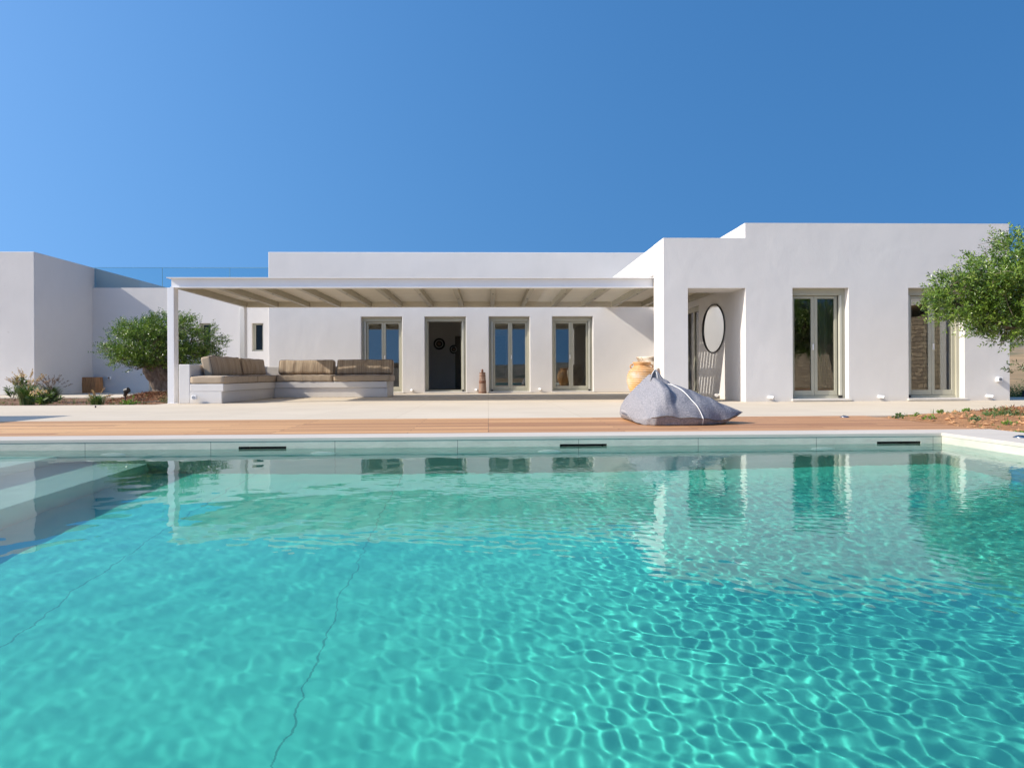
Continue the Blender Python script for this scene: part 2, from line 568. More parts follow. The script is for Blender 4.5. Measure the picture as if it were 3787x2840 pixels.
def wood_mat(name, c1, c2, c3, sc=(5, 5, 0.7), s=4):
    m, nt, b = nmat(name)
    v = coords(nt, sc)
    c = ramp(nt, noise(nt, v, s, 7, 0.65), [(0.3, c1), (0.5, c2), (0.72, c3)])
    nt.links.new(c, b.inputs['Base Color']); b.inputs['Roughness'].default_value = 0.7
    bump(nt, b, noise(nt, v, s * 3, 5), 0.5, 0.008)
    return m


M['crate'] = wood_mat('brown_stool_wood', (0.50, 0.25, 0.10), (0.38, 0.18, 0.07), (0.18, 0.07, 0.03))
M['churn'] = wood_mat('weathered_churn_wood', (0.40, 0.30, 0.24), (0.27, 0.17, 0.12), (0.16, 0.09, 0.06))
M['band'] = simple('rusty_iron_band', (0.20, 0.085, 0.045), (0.14, 0.06, 0.035), 18, 0.7, 0.3)
M['bark'] = wood_mat('olive_bark', (0.26, 0.20, 0.15), (0.16, 0.12, 0.09), (0.055, 0.04, 0.03), (3, 3, 1.3), 6)
M['twig'] = simple('bare_twig', (0.30, 0.24, 0.18), (0.20, 0.16, 0.12), 8, 0.8, 0.1)


def leaf_mat(name, stops, trans=0.25, rough=0.4, back=None):
    m, nt, b = nmat(name)
    at = nt.nodes.new('ShaderNodeAttribute'); at.attribute_name = 'tint'
    c = ramp(nt, at.outputs['Fac'], stops)
    nt.links.new(c, b.inputs['Base Color'])
    b.inputs['Roughness'].default_value = rough
    out = nt.nodes['Material Output']
    tr = nt.nodes.new('ShaderNodeBsdfTranslucent'); 
    c2 = mix(nt, 1.0, c, (1.5, 1.7, 0.6), 'MULTIPLY')
    nt.links.new(c2, tr.inputs[0])
    mx = nt.nodes.new('ShaderNodeMixShader'); mx.inputs[0].default_value = trans
    nt.links.new(b.outputs[0], mx.inputs[1]); nt.links.new(tr.outputs[0], mx.inputs[2])
    nt.links.new(mx.outputs[0], out.inputs[0])
    return m


M['olive'] = leaf_mat('olive_leaves', [(0.0, (0.025, 0.045, 0.013)), (0.35, (0.065, 0.125, 0.020)), (0.65, (0.155, 0.26, 0.030)), (0.88, (0.27, 0.35, 0.065)), (1.0, (0.30, 0.32, 0.22))], 0.16, 0.30)
M['grassleaf'] = leaf_mat('grass_blades', [(0.0, (0.03, 0.07, 0.02)), (0.6, (0.08, 0.17, 0.04)), (1.0, (0.26, 0.26, 0.13))])
M['darkgrass'] = leaf_mat('dark_grass_blades', [(0.0, (0.025, 0.05, 0.02)), (0.7, (0.05, 0.10, 0.03)), (1.0, (0.11, 0.09, 0.07))])
M['plume'] = leaf_mat('pinkish_plumes', [(0.0, (0.30, 0.17, 0.13)), (1.0, (0.46, 0.30, 0.22))], 0.4)
M['darkplume'] = leaf_mat('purple_plumes', [(0.0, (0.10, 0.06, 0.065)), (1.0, (0.20, 0.125, 0.11))], 0.3)
M['petal'] = leaf_mat('cream_petals', [(0.0, (0.62, 0.30, 0.24)), (0.5, (0.70, 0.50, 0.40)), (1.0, (0.74, 0.68, 0.58))], 0.3)
M['oleander'] = leaf_mat('oleander_leaves', [(0.0, (0.035, 0.065, 0.02)), (0.6, (0.085, 0.15, 0.035)), (1.0, (0.20, 0.25, 0.09))])
M['bright'] = leaf_mat('bright_green_leaves', [(0.0, (0.06, 0.13, 0.02)), (1.0, (0.20, 0.34, 0.05))])


def soil_mat(name, a, b_, c_):
    m, nt, b = nmat(name)
    v = coords(nt)
    c = ramp(nt, noise(nt, v, 6, 8, 0.7), [(0.3, a), (0.52, b_), (0.72, c_)])
    nt.links.new(c, b.inputs['Base Color']); b.inputs['Roughness'].default_value = 0.95
    bump(nt, b, noise(nt, v, 22, 8, 0.7), 1.0, 0.04)
    return m


M['soil'] = soil_mat('brown_soil', (0.30, 0.16, 0.085), (0.22, 0.12, 0.065), (0.12, 0.07, 0.045))
M['redsoil'] = soil_mat('ochre_soil', (0.52, 0.27, 0.12), (0.42, 0.20, 0.085), (0.28, 0.13, 0.06))
M['mulch'] = leaf_mat('mulch_chips', [(0.0, (0.10, 0.035, 0.018)), (0.7, (0.24, 0.085, 0.035)), (1.0, (0.38, 0.24, 0.12))], 0.0, 0.9)
M['clod'] = simple('clods', (0.50, 0.27, 0.13), (0.36, 0.18, 0.08), 12, 0.95, 0.5, 30)


def ground_mat():
    m, nt, b = nmat('dry_field')
    v = coords(nt)
    c = ramp(nt, noise(nt, coords(nt, (0.02, 0.12, 0.1)), 1.6, 8, 0.65), [(0.3, (0.42, 0.28, 0.14)), (0.5, (0.34, 0.22, 0.11)), (0.62, (0.24, 0.17, 0.08)), (0.74, (0.10, 0.11, 0.05))])
    c = mix(nt, ramp(nt, noise(nt, v, 0.9, 6, 0.7), [(0.5, (0, 0, 0)), (0.62, (0.55, 0.55, 0.55))]), c, (0.10, 0.105, 0.045))
    nt.links.new(c, b.inputs['Base Color']); b.inputs['Roughness'].default_value = 0.95
    bump(nt, b, noise(nt, v, 3, 6), 0.8, 0.1)
    return m


def hill_mat():
    m, nt, b = nmat('scrub_hillside')
    v = coords(nt)
    geo = nt.nodes.new('ShaderNodeNewGeometry'); sep = nt.nodes.new('ShaderNodeSeparateXYZ'); nt.links.new(geo.outputs['Position'], sep.inputs[0])
    dry = ramp(nt, noise(nt, coords(nt, (0.006, 0.02, 0.1)), 2, 8, 0.7), [(0.35, (0.42, 0.29, 0.15)), (0.55, (0.33, 0.22, 0.12)), (0.66, (0.12, 0.12, 0.06))])
    scr = ramp(nt, noise(nt, v, 0.03, 8, 0.75), [(0.36, (0.30, 0.25, 0.20)), (0.48, (0.20, 0.17, 0.13)), (0.56, (0.055, 0.07, 0.035)), (0.7, (0.04, 0.05, 0.03))])
    mr = nt.nodes.new('ShaderNodeMapRange'); mr.inputs[1].default_value = 9; mr.inputs[2].default_value = 16
    nt.links.new(sep.outputs[2], mr.inputs[0])
    # seaward side (behind the house front) is scrub all the way
    my = nt.nodes.new('ShaderNodeMapRange'); my.inputs[1].default_value = -10; my.inputs[2].default_value = -60
    nt.links.new(sep.outputs[1], my.inputs[0])
    mxx = nt.nodes.new('ShaderNodeMath'); mxx.operation = 'MAXIMUM'; nt.links.new(mr.outputs[0], mxx.inputs[0]); nt.links.new(my.outputs[0], mxx.inputs[1])
    nt.links.new(mix(nt, mxx.outputs[0], dry, scr), b.inputs['Base Color']); b.inputs['Roughness'].default_value = 0.95
    return m


M['field'] = ground_mat()
M['hill'] = hill_mat()


def drystone_mat():
    m, nt, b = nmat('dry_stone_masonry')
    v = coords(nt)
    br = nt.nodes.new('ShaderNodeTexBrick'); br.inputs['Scale'].default_value = 1
    br.inputs['Brick Width'].default_value = 0.31; br.inputs['Row Height'].default_value = 0.135; br.inputs['Mortar Size'].default_value = 0.012
    br.inputs['Color1'].default_value = (0.42, 0.33, 0.23, 1); br.inputs['Color2'].default_value = (0.26, 0.20, 0.145, 1); br.inputs['Mortar'].default_value = (0.08, 0.06, 0.045, 1)
    tc = nt.nodes.new('ShaderNodeTexCoord'); mp = nt.nodes.new('ShaderNodeMapping'); mp.inputs['Rotation'].default_value = (0, R(90), R(90))
    nt.links.new(tc.outputs['Object'], mp.inputs[0])
    dn = nt.nodes.new('ShaderNodeTexNoise'); dn.inputs['Scale'].default_value = 2.5; nt.links.new(mp.outputs[0], dn.inputs['Vector'])
    nt.links.new(mix(nt, 0.22, mp.outputs[0], dn.outputs['Color'], 'ADD'), br.inputs['Vector'])
    nt.links.new(br.outputs['Color'], b.inputs['Base Color']); b.inputs['Roughness'].default_value = 0.9
    return m


M['drystone'] = drystone_mat()

# ------------------------------------------------------------------ ground and distance
rng = np.random.default_rng(11)


def sheet(name, xs, ys, hf, mat, hole=None, parent=None):
    X, Y = np.meshgrid(xs, ys)
    Z = hf(X, Y)
    V = np.stack([X.ravel(), Y.ravel(), Z.ravel()], 1)
    nx, ny = len(xs), len(ys)
    idx = np.arange(nx * ny).reshape(ny, nx)
    F = np.stack([idx[:-1, :-1], idx[:-1, 1:], idx[1:, 1:], idx[1:, :-1]], -1)
    if hole:
        cx = (X[:-1, :-1] + X[1:, 1:]) / 2; cy = (Y[:-1, :-1] + Y[1:, 1:]) / 2
        keep = ~((cx > hole[0]) & (cx < hole[1]) & (cy > hole[2]) & (cy < hole[3]))
        F = F[keep]
    return np_mesh(name, V, F.reshape(-1, 4), mat, parent, True)


def vnoise(X, Y, s, seed=0.0, octv=3):
    out = np.zeros_like(X)
    r_ = np.random.default_rng(int(seed * 100) + 5)
    for o in range(octv):
        for k in range(4):
            a = r_.uniform(0, 6.28); f = s * (1.9 ** o) * r_.uniform(0.7, 1.3)
            out += np.sin(f * (X * math.cos(a) + Y * math.sin(a)) + r_.uniform(0, 6.28)) / (4 * 1.7 ** o)
    return out


gx = np.unique(np.concatenate([np.linspace(-70, -16, 28), [-15.5], np.linspace(-15, 15, 41), [5.2], np.linspace(16, 70, 55)]))
gy = np.unique(np.concatenate([np.linspace(-70, -4, 34), [-3.2], np.linspace(-3, 26, 40), [6.35], np.linspace(27, 70, 44)]))


def ground_h(X, Y):
    base = -0.16 + 0.05 * vnoise(X, Y, 0.5, 1)
    inside = (X > -24) & (X < 13) & (Y > -6) & (Y < 30)
    z = np.where(inside, -0.20, base)
    rise = np.clip((Y - 20) / 50, 0, 1) * np.clip((X - 10) / 20, 0, 1)
    return z + rise * 0.9


tag(sheet('ground', gx, gy, ground_h, M['field'], (-15.5, 5.2, -3.2, 6.35)), kind='structure')

# far hills as a ring round the plot
ths = np.linspace(0, 2 * math.pi, 361)[:-1]
rs = np.concatenate([np.linspace(45, 120, 8), np.linspace(150, 450, 10), np.linspace(520, 2600, 22)])
TT, RR = np.meshgrid(ths, rs)
HX = RR * np.sin(TT); HY = RR * np.cos(TT)              # angle 0 = straight ahead, clockwise
back = 0.5 - 0.5 * np.cos(TT)                            # 1 behind the camera
hz = -0.8 - 0.0 * RR
ahead = np.clip(1 - back * 1.6, 0, 1)
hz = hz + ahead * np.clip(RR - 45, 0, 355) * 0.0215
hz = hz + ahead * (1 - np.exp(-np.clip(RR - 430, 0, None) / 500.0)) * 150 * (1 + 0.25 * np.sin(3.1 * TT + 0.7) + 0.12 * np.sin(7.7 * TT))
hz = hz - (1 - ahead) * np.clip(RR - 60, 0, 800) * 0.012
hz = hz + (1 - ahead) * (1 - np.exp(-np.clip(RR - 900, 0, None) / 300.0)) * (27 + 9 * np.sin(4.3 * TT + 1.2) + 5 * np.sin(9.1 * TT))
hz = hz + vnoise(HX, HY, 0.02, 2) * np.clip(RR / 400, 0, 3)
nr, ntn = RR.shape
V = np.stack([HX.ravel(), HY.ravel(), hz.ravel()], 1)
idx = np.arange(nr * ntn).reshape(nr, ntn)
i2 = np.roll(idx, -1, axis=1)
F = np.stack([idx[:-1], idx[1:], i2[1:], i2[:-1]], -1).reshape(-1, 4)[:, ::-1]
tag(np_mesh('hills', V, F, M['hill']), kind='structure')

# two white farmhouses across the fields
FARH = M['plaster']
h1 = empty('farmhouse', (322, 402, 6.9), 'long low white farmhouse across the dry field', 'house', 'white houses far across the fields')
mb = MB(); panel(mb, 304, 319, 6.5, 11.3, 402, 402.5, [(313.4 + i * 2.4, 314.3 + i * 2.4, 8.2, 9.9) for i in range(-3, 2)])
mb.box(304, 319, 402.6, 412, 6.5, 11.2); mb.build('wall', FARH, h1)
mb = MB(); mb.box(303.8, 319.2, 402.55, 412.1, 11.25, 11.5); mb.build('roof', FARH, h1)
mb = MB()
mb.box(304.1, 318.9, 402.51, 402.58, 7, 10.8); mb.build('window', M['darkwood'], h1)
mb = MB(); mb.box(319.2, 325, 400.5, 410, 6.5, 10.4); mb.build('wall', FARH, h1)
mb = MB(); mb.box(326, 334, 404, 412, 6.8, 9.8); mb.build('outbuilding', FARH, h1)
h2 = empty('farmhouse', (336, 432, 11), 'small white cube house higher up behind the long farmhouse', 'house', 'white houses far across the fields')
mb = MB(); mb.box(331, 339, 432, 440, 10.0, 13.8); mb.build('wall', FARH, h2)
mb = MB(); mb.box(330.8, 339.2, 431.8, 440.2, 13.81, 14.1); mb.build('roof', FARH, h2)
mb = MB(); mb.box(333, 334, 431.9, 431.98, 11.4, 12.8); mb.build('window', M['darkwood'], h2)

# ------------------------------------------------------------------ terrace, beds, deck
mb = MB()
panel(mb, -30, 14, 8.70, 30, -0.12, 0.0, [(-13.6, -6.42, 13.35, 18.3), (-40, -13.6, 13.35, 18.3), (10.3, 20, 14.6, 40)], 'Z')
tag(mb.build('terrace', M['terrace'], bevel=0.006), kind='structure')

mb = MB(); panel(mb, -16, 4.87, 6.502, 8.696, -0.06, -0.002, [], 'Z')
tag(mb.build('wooden_deck', M['deck']), kind='structure')

bx = np.linspace(-30, -6.43, 330); by = np.linspace(13.36, 18.29, 90)


def bed_h(X, Y):
    h = -0.035 + 0.018 * vnoise(X, Y, 3.0, 3, 4) + 0.02 * vnoise(X, Y, 0.9, 4, 2)
    h = h + 0.21 * np.exp(-(((X + 7.75) / 0.85) ** 2 + ((Y - 16.6) / 1.0) ** 2) ** 1.4)
    return h


tag(sheet('planting_bed', bx, by, bed_h, M['soil']), kind='structure')
bx2 = np.linspace(4.91, 12, 240); by2 = np.linspace(2.0, 8.69, 220)


def bed2_h(X, Y):
    e = np.clip((X - 4.91) / 0.5, 0, 1)
    h = -0.03 + 0.016 * vnoise(X, Y, 4.5, 6, 5) * e + 0.012 * vnoise(X, Y, 1.5, 7, 2)
    h = h + 0.19 * np.exp(-(((X - 7.2) / 1.3) ** 2 + ((Y - 8.0) / 1.0) ** 2))
    h = h + 0.05 * np.exp(-(((X - 5.5) / 0.6) ** 2 + ((Y - 7.7) / 0.7) ** 2))
    return h


tag(sheet('planting_bed', bx2, by2, bed2_h, M['redsoil']), kind='structure')

# ------------------------------------------------------------------ pool
WZ = -0.094
PX0, PX1, PY0, PY1 = -7.6, 4.16, -2.4, 6.13
FD = WZ - 1.47
pool = empty('swimming_pool', (-1.5, 3, -0.2), 'turquoise swimming pool with pale stone coping in front of the white villa', 'pool')
mb = MB(); panel(mb, PX0 - 0.7, 4.90, PY0 - 0.7, 6.498, -0.030, 0.002, [(PX0, PX1, PY0, PY1)], 'Z')
cp = mb.build('coping', M['coping'], pool, bevel=0.004)
# skimmer mouths are real gaps in the pool wall
SK = [(-2.215, -1.796), (0.643, 1.069), (3.557, 3.967)]
holes = [(a, b, -0.108, -0.074) for a, b in SK]
mb = MB(); panel(mb, PX0, PX1, WZ - 0.30, -0.0305, PY1 + 0.004, PY1 + 0.06, holes, 'Y')
w1 = mb.build('waterline_wall', M['poolstone'], pool)
mb = MB(); mb.box(PX1 + 0.004, PX1 + 0.06, PY0, PY1 + 0.06, WZ - 0.30, -0.0305)
mb.box(PX0 - 0.06, PX0 - 0.004, PY0, PY1 + 0.06, WZ - 0.30, -0.0305)
mb.box(PX0, PX1, PY0 - 0.06, PY0 - 0.004, WZ - 0.30, -0.0305)
w2 = mb.build('waterline_wall', M['poolstone'], pool)
mb = MB()
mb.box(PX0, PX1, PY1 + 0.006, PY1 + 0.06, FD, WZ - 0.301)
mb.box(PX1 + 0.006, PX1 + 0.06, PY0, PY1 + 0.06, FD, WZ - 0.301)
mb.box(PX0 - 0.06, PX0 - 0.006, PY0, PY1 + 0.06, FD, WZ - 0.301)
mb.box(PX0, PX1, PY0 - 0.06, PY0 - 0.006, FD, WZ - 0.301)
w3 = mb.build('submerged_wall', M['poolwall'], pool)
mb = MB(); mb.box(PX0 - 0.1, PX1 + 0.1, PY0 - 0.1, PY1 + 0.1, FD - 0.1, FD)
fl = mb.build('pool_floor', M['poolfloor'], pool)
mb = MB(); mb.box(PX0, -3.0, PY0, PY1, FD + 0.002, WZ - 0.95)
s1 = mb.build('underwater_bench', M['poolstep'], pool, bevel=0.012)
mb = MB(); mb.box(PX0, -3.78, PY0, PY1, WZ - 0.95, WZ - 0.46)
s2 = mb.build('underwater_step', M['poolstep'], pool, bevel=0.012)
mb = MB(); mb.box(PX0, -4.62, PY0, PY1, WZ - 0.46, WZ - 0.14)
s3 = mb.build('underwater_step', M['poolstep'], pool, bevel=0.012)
for a, b_ in SK:
    mb = MB()
    mb.box(a, b_, PY1 + 0.30, PY1 + 0.32, -0.13, -0.06)
    mb.box(a - 0.01, a, PY1 + 0.012, PY1 + 0.32, -0.13, -0.06); mb.box(b_, b_ + 0.01, PY1 + 0.012, PY1 + 0.32, -0.13, -0.06)
    mb.box(a, b_, PY1 + 0.062, PY1 + 0.30, -0.066, -0.06)
    mb.build('skimmer_mouth', M['black'], pool)
for x in (-3.3, -0.72 - 0.75, 0.55, 3.05):
    mb = MB()
    mb.lathe((0, 0, 0), [(0.0, 0.0), (0.085, 0.0), (0.11, 0.008), (0.11, 0.02)], 28, cap=False)
    mb.v = [(x + p[0], PY1 + 0.004 - (0.02 - p[2]), WZ - 0.36 + p[1]) for p in mb.v]
    pl = mb.build('pool_light', M['fixture'], pool, smooth=True)
    pl.cycles.is_caustics_receiver = True
for o in (w1, w2, w3, fl, s1, s2, s3):
    o.cycles.is_caustics_receiver = True

# water surface: small real ripples, livelier to the right of the pool
dx = 0.0048


def graded(a, b, f0, f1, fine, coarse):
    """coordinates from a to b, fine between f0 and f1"""
    return np.concatenate([np.arange(a, f0, coarse), np.arange(f0, f1, fine), np.arange(f1, b, coarse)[:-1], [b]]) if f1 < b else np.concatenate([np.arange(a, f0, coarse), np.arange(f0, b - fine * 0.5, fine), [b]])


xs = np.concatenate([graded(PX0, -1.6, -4.9, -1.6, 0.011, 0.06)[:-1], graded(-1.6, PX1 + 0.003, -1.6, PX1 + 0.003, dx, 0.06)])
ys = graded(PY0, PY1 + 0.003, 0.5, PY1 + 0.003, dx, 0.06)
XX, YY = np.meshgrid(xs, ys)
wr = np.random.default_rng(21)


def waves(n, l0, l1, curv, aniso=0.0, ang=0.0):
    Z = np.zeros_like(XX)
    for i in range(n):
        lam = l0 * (l1 / l0) ** wr.uniform()
        th = wr.uniform(0, math.pi * 2)
        w_ = 1.0 + aniso * math.cos(2 * (th - ang))
        k = 2 * math.pi / lam
        Z += w_ * np.sin(k * (XX * math.cos(th) + YY * math.sin(th)) + wr.uniform(0, 6.28)) / k ** 2
    return Z * curv / math.sqrt(n / 2)


lively = 1 / (1 + np.exp(-(XX - (-1.20 + 0.22 * YY)) / 0.30))
Z = waves(50, 0.040, 0.085, 0.88, 0.3, R(50)) * (0.16 + 0.84 * lively)
Z += waves(20, 0.14, 0.45, 1.0) * (0.14 - 0.06 * lively)
Z += waves(8, 0.8, 1.8, 0.006)
edge = np.clip((PY1 - YY) / 1.2, 0.25, 1) 
Z = (Z * edge).astype(np.float32)
V = np.stack([XX.ravel(), YY.ravel(), Z.ravel() + WZ], 1)
ny_, nx_ = XX.shape
idx = np.arange(nx_ * ny_, dtype=np.int32).reshape(ny_, nx_)
F = np.stack([idx[:-1, :-1], idx[:-1, 1:], idx[1:, 1:], idx[1:, :-1]], -1).reshape(-1, 4)
water = np_mesh('water', V, F, M['water'])
tag(water, kind='structure')
water.cycles.is_caustics_caster = True
del V, F, Z, XX, YY, lively

# ------------------------------------------------------------------ villa
villa = empty('white_villa', (0, 16, 0), 'low flat-roofed white villa with sage framed glass doors behind the terrace', 'house')
T = 0.35
XR = 4.966; XE = 10.19; XL = 3.375; XP = 3.844
D_MAIN = [(-3.69, -2.50), (-1.845, -0.645), (0.025, 1.225), (1.888, 3.09)]
D_RIGHT = [(5.886, 6.99), (8.172, 9.29)]
mb = MB(); panel(mb, -6.35, XR - 0.002, 0.0, 4.12, 20.0, 20.0 + T, [(a, b, 0.045, 2.24) for a, b in D_MAIN], 'Y')
mb.build('wall', M['plaster'], villa, bevel=0.014)
mb = MB(); mb.box(-6.35, -6.0, 20.0 + T + 0.002, 26, 0, 4.12); mb.box(-5.998, XR + 0.4, 25.65, 26, 0, 4.12)
mb.build('side_wall', M['plaster'], villa, bevel=0.014)
mb = MB(); mb.box(-5.99, XR + 0.3, 20.36, 25.64, 3.0, 3.3); mb.build('roof', M['interior'], villa)
mb = MB(); panel(mb, -5.99, XR + 0.3, 0.0, 2.99, 24.2, 24.4, [(0.20, 0.62, 0.3, 1.92)], 'Y'); mb.build('interior_wall', M['interior'], villa)
mb = MB(); mb.box(-5.99, XR + 0.3, 20.36, 24.19, 0.0, 0.05); mb.build('floor', M['terrace'], villa)
for x_ in (3.6, -4.4):
    mb = MB(); mb.box(x_, x_ + 0.1, 20.36, 24.19, 0.06, 2.99); mb.build('interior_wall', M['interior'], villa)
idoor = MB(); idoor.box(-1.16, -0.35, 24.15, 24.195, 0.06, 1.90)
idoor.build('interior_door', M['darkwood'], villa)
# right wing
mb = MB(); panel(mb, XR, XE, 0.0, 3.45, 13.0, 13.0 + T, [(a, b, 0.055, 2.20) for a, b in D_RIGHT], 'Y')
mb.build('wall', M['plaster'], villa)
mb = MB(); panel(mb, 13.0 + T + 0.001, 20.0 - 0.002, 0.0, 3.45, XR, XR + T, [(15.95, 17.25, 0.045, 2.16)], 'X')
mb.build('side_wall', M['plaster'], villa, bevel=0.010)
mb = MB(); mb.box(XE - T, XE, 13.0 + T + 0.001, 22, 0, 3.45); mb.box(XR + T, XE - T - 0.002, 21.65, 22, 0, 3.45)
mb.build('side_wall', M['plaster'], villa, bevel=0.014)
mb = MB(); mb.box(XR + T, XE - T - 0.002, 13.0 + T + 0.002, 21.64, 2.9, 3.2); mb.build('roof', M['interior'], villa)
mb = MB(); mb.box(XR + T + 0.001, XE - T - 0.002, 13.0 + T + 0.002, 21.64, 0, 0.05); mb.build('floor', M['terrace'], villa)
mb = MB(); mb.box(XR + T + 0.001, XE - T - 0.002, 17.5, 17.6, 0.05, 2.9); mb.build('interior_wall', M['interior'], villa)
# portico frame in front of the corner court
mb = MB(); panel(mb, XL, XR, 0.0, 3.158, 13.0, 13.78, [(XP, XR + 1, -1, 2.195)], 'Y')
mb.build('portico_wall', M['plaster'], villa)
mb = MB(); mb.box(XL, XP, 13.782, 19.998, 2.56, 3.158); mb.build('portico_beam', M['plaster'], villa, bevel=0.012)


def french_door(parent, x0, x1, z0, z1, y, side, open_=False, sill=False, kx=1.0):
    """frame, screen track, two leaves with panes; side = -1 track on the left, 1 on the right"""
    f = MB()
    b_ = 0.085; yb = y + 0.20
    f.box(x0, x0 + b_ * 0.7, yb - 0.05, yb + 0.06, z0, z1); f.box(x1 - b_ * 0.7, x1, yb - 0.05, yb + 0.06, z0, z1)
    f.box(x0 + b_ * 0.7, x1 - b_ * 0.7, yb - 0.05, yb + 0.06, z1 - 0.13, z1)
    f.box(x0 + b_ * 0.7, x1 - b_ * 0.7, yb - 0.02, yb + 0.06, z0, z0 + 0.05)
    fr = f.build('french_door', M['joinery'], parent, bevel=0.004)
    ix0, ix1 = x0 + b_ * 0.7 + 0.002, x1 - b_ * 0.7 - 0.002
    tr = MB()
    if side > 0:
        tr.box(ix1 - 0.055, ix1 - 0.008, yb - 0.075, yb - 0.02, z0 + 0.06, z1 - 0.132); ix1 -= 0.06
        k = MB(); k.box(ix1 + 0.002, ix1 + 0.06, yb - 0.08, yb - 0.022, z0 + 0.008, z0 + 0.055)
        g = MB(); g.box(ix1 + 0.052, ix1 + 0.060, yb - 0.065, yb - 0.01, z0 + 0.06, z1 - 0.131)
    else:
        tr.box(ix0 + 0.008, ix0 + 0.055, yb - 0.075, yb - 0.02, z0 + 0.06, z1 - 0.132); ix0 += 0.06
        k = MB(); k.box(ix0 - 0.06, ix0 - 0.002, yb - 0.08, yb - 0.022, z0 + 0.008, z0 + 0.055)
        g = MB(); g.box(ix0 - 0.060, ix0 - 0.052, yb - 0.065, yb - 0.01, z0 + 0.06, z1 - 0.131)
    tr.build('screen_track', M['joinery_light'], fr, bevel=0.003)
    g.build('track_gap', M['black'], fr)
    k.build('track_foot', M['black'], fr)
    mid = (ix0 + ix1) / 2
    s_ = 0.062
    for i, (a, c) in enumerate(((ix0, mid - 0.002), (mid + 0.002, ix1))):
        rot = None; piv = None
        if open_:
            rot = Matrix.Rotation(R(97 if i == 0 else -97), 3, 'Z'); piv = (a if i == 0 else c, yb + 0.03, 0)
        l = MB(); lz0, lz1 = z0 + 0.055, z1 - 0.135
        yl0, yl1 = yb, yb + 0.05
        for bx_ in ((a, a + s_, lz0, lz1), (c - s_, c, lz0, lz1), (a + s_, c - s_, lz0, lz0 + 0.10), (a + s_, c - s_, lz1 - 0.055, lz1)):
            l.box(bx_[0], bx_[1], yl0, yl1, bx_[2], bx_[3], rot, piv)
        l.build('door_leaf', M['joinery'], fr, bevel=0.004)
        p = MB(); p.box(a + s_, c - s_, yl0 + 0.02, yl0 + 0.03, lz0 + 0.10, lz1 - 0.055, rot, piv)
        p.build('glass_pane', M['glass'], fr)
        if not open_ and i == (0 if side > 0 else 1):
            hx = (c - 0.03) if i == 0 else (a + 0.03)
            h = MB(); h.box(hx - 0.012, hx + 0.012, yl0 - 0.03, yl0 - 0.001, 1.00, 1.12); h.build('handle', M['fixture'], fr, bevel=0.004)
    s = MB()
    if sill: s.box(x0 - 0.025, x1 + 0.04, y - 0.05, y + 0.14, 0.012, z0 - 0.004)
    else: s.box(x0 - 0.03, x1 + 0.05, y - 0.04, y + 0.14, 0.006, z0 - 0.004)
    s.build('sill', M['marble'], fr, bevel=0.004)
    return fr


for i, (a, c) in enumerate(D_MAIN):
    french_door(villa, a, c, 0.045, 2.24, 20.0, (-1, 1, -1, 1)[i], open_=(i == 1))
for i, (a, c) in enumerate(D_RIGHT):
    french_door(villa, a, c, 0.055, 2.20, 13.0, (1, -1)[i], sill=True)
# sliding door of the court, seen edge on past the mirror
f = MB()
f.box(XR + 0.08, XR + 0.16, 15.952, 16.02, 0.047, 2.158); f.box(XR + 0.08, XR + 0.16, 17.18, 17.248, 0.047, 2.158)
f.box(XR + 0.08, XR + 0.16, 16.022, 17.178, 2.05, 2.158); f.box(XR + 0.08, XR + 0.16, 16.022, 17.178, 0.047, 0.12); f.box(XR + 0.09, XR + 0.15, 16.56, 16.64, 0.122, 2.048)
cd = f.build('court_door', M['joinery'], villa, bevel=0.004)
p = MB(); p.box(XR + 0.115, XR + 0.125, 16.022, 16.558, 0.122, 2.048); p.box(XR + 0.115, XR + 0.125, 16.642, 17.178, 0.122, 2.048); p.build('glass_pane', M['glass'], cd)


def curtain(x0, x1, y, z0, z1, label, axis='x'):
    mb = MB(); n = 60; vs = []; fs = []
    for i in range(n + 1):
        t = i / n; u = x0 + (x1 - x0) * t; w = y + 0.035 * math.sin(t * (x1 - x0) * 55)
        for z in (z0, z1): vs.append((u, w, z) if axis == 'x' else (w, u, z))
    for i in range(n): fs.append((2 * i, 2 * i + 2, 2 * i + 3, 2 * i + 1))
    mb.add(vs, fs)
    o = mb.build('curtain', M['curtain'], smooth=True)
    s = o.modifiers.new('thickness', 'SOLIDIFY'); s.thickness = 0.004
    return tag(o, label, 'curtain', 'linen curtains inside the right wing doors')


curtain(5.90, 6.12, 13.50, 0.06, 2.25, 'sage linen curtain at the left edge of the nearer wing door beside the portico')
curtain(6.55, 6.99, 13.50, 0.06, 2.25, 'sage linen curtain at the right side of the wing door beside the portico')
curtain(8.80, 9.30, 13.50, 0.06, 2.25, 'sage linen curtain inside the glass door partly behind the olive branches')
curtain(16.0, 16.5, XR + 0.45, 0.06, 2.2, 'pale linen curtain inside the court door left of the mirror', 'y')

# woven wall plates seen through the open door
def plate(x, z, r_, label):
    t = empty('woven_wall_plate', (x, 24.19, z), label, 'wall plate', 'round woven plates on the interior wall')
    def disc(prof, nm, m_):
        mb = MB(); mb.lathe((0, 0, 0), prof, 36, cap=False)
        mb.v = [(x + p[0], 24.17 - p[2], z + p[1]) for p in mb.v]
        mb.build(nm, m_, t, smooth=True)
    disc([(0.001, 0.012), (r_ * 0.95, 0.02), (r_, 0.0)], 'rim', M['black'])
    disc([(r_ * 0.55, 0.024), (r_ * 0.62, 0.026), (r_ * 0.68, 0.024)], 'ring', M['interior'])
    disc([(0.001, 0.022), (r_ * 0.2, 0.026), (r_ * 0.3, 0.02)], 'boss', M['churn'])


plate(-1.72, 1.63, 0.205, 'dark round woven plate on the inner wall, the higher and left one')
plate(-1.205, 1.435, 0.155, 'smaller dark woven plate on the inner wall beside the brown interior door')

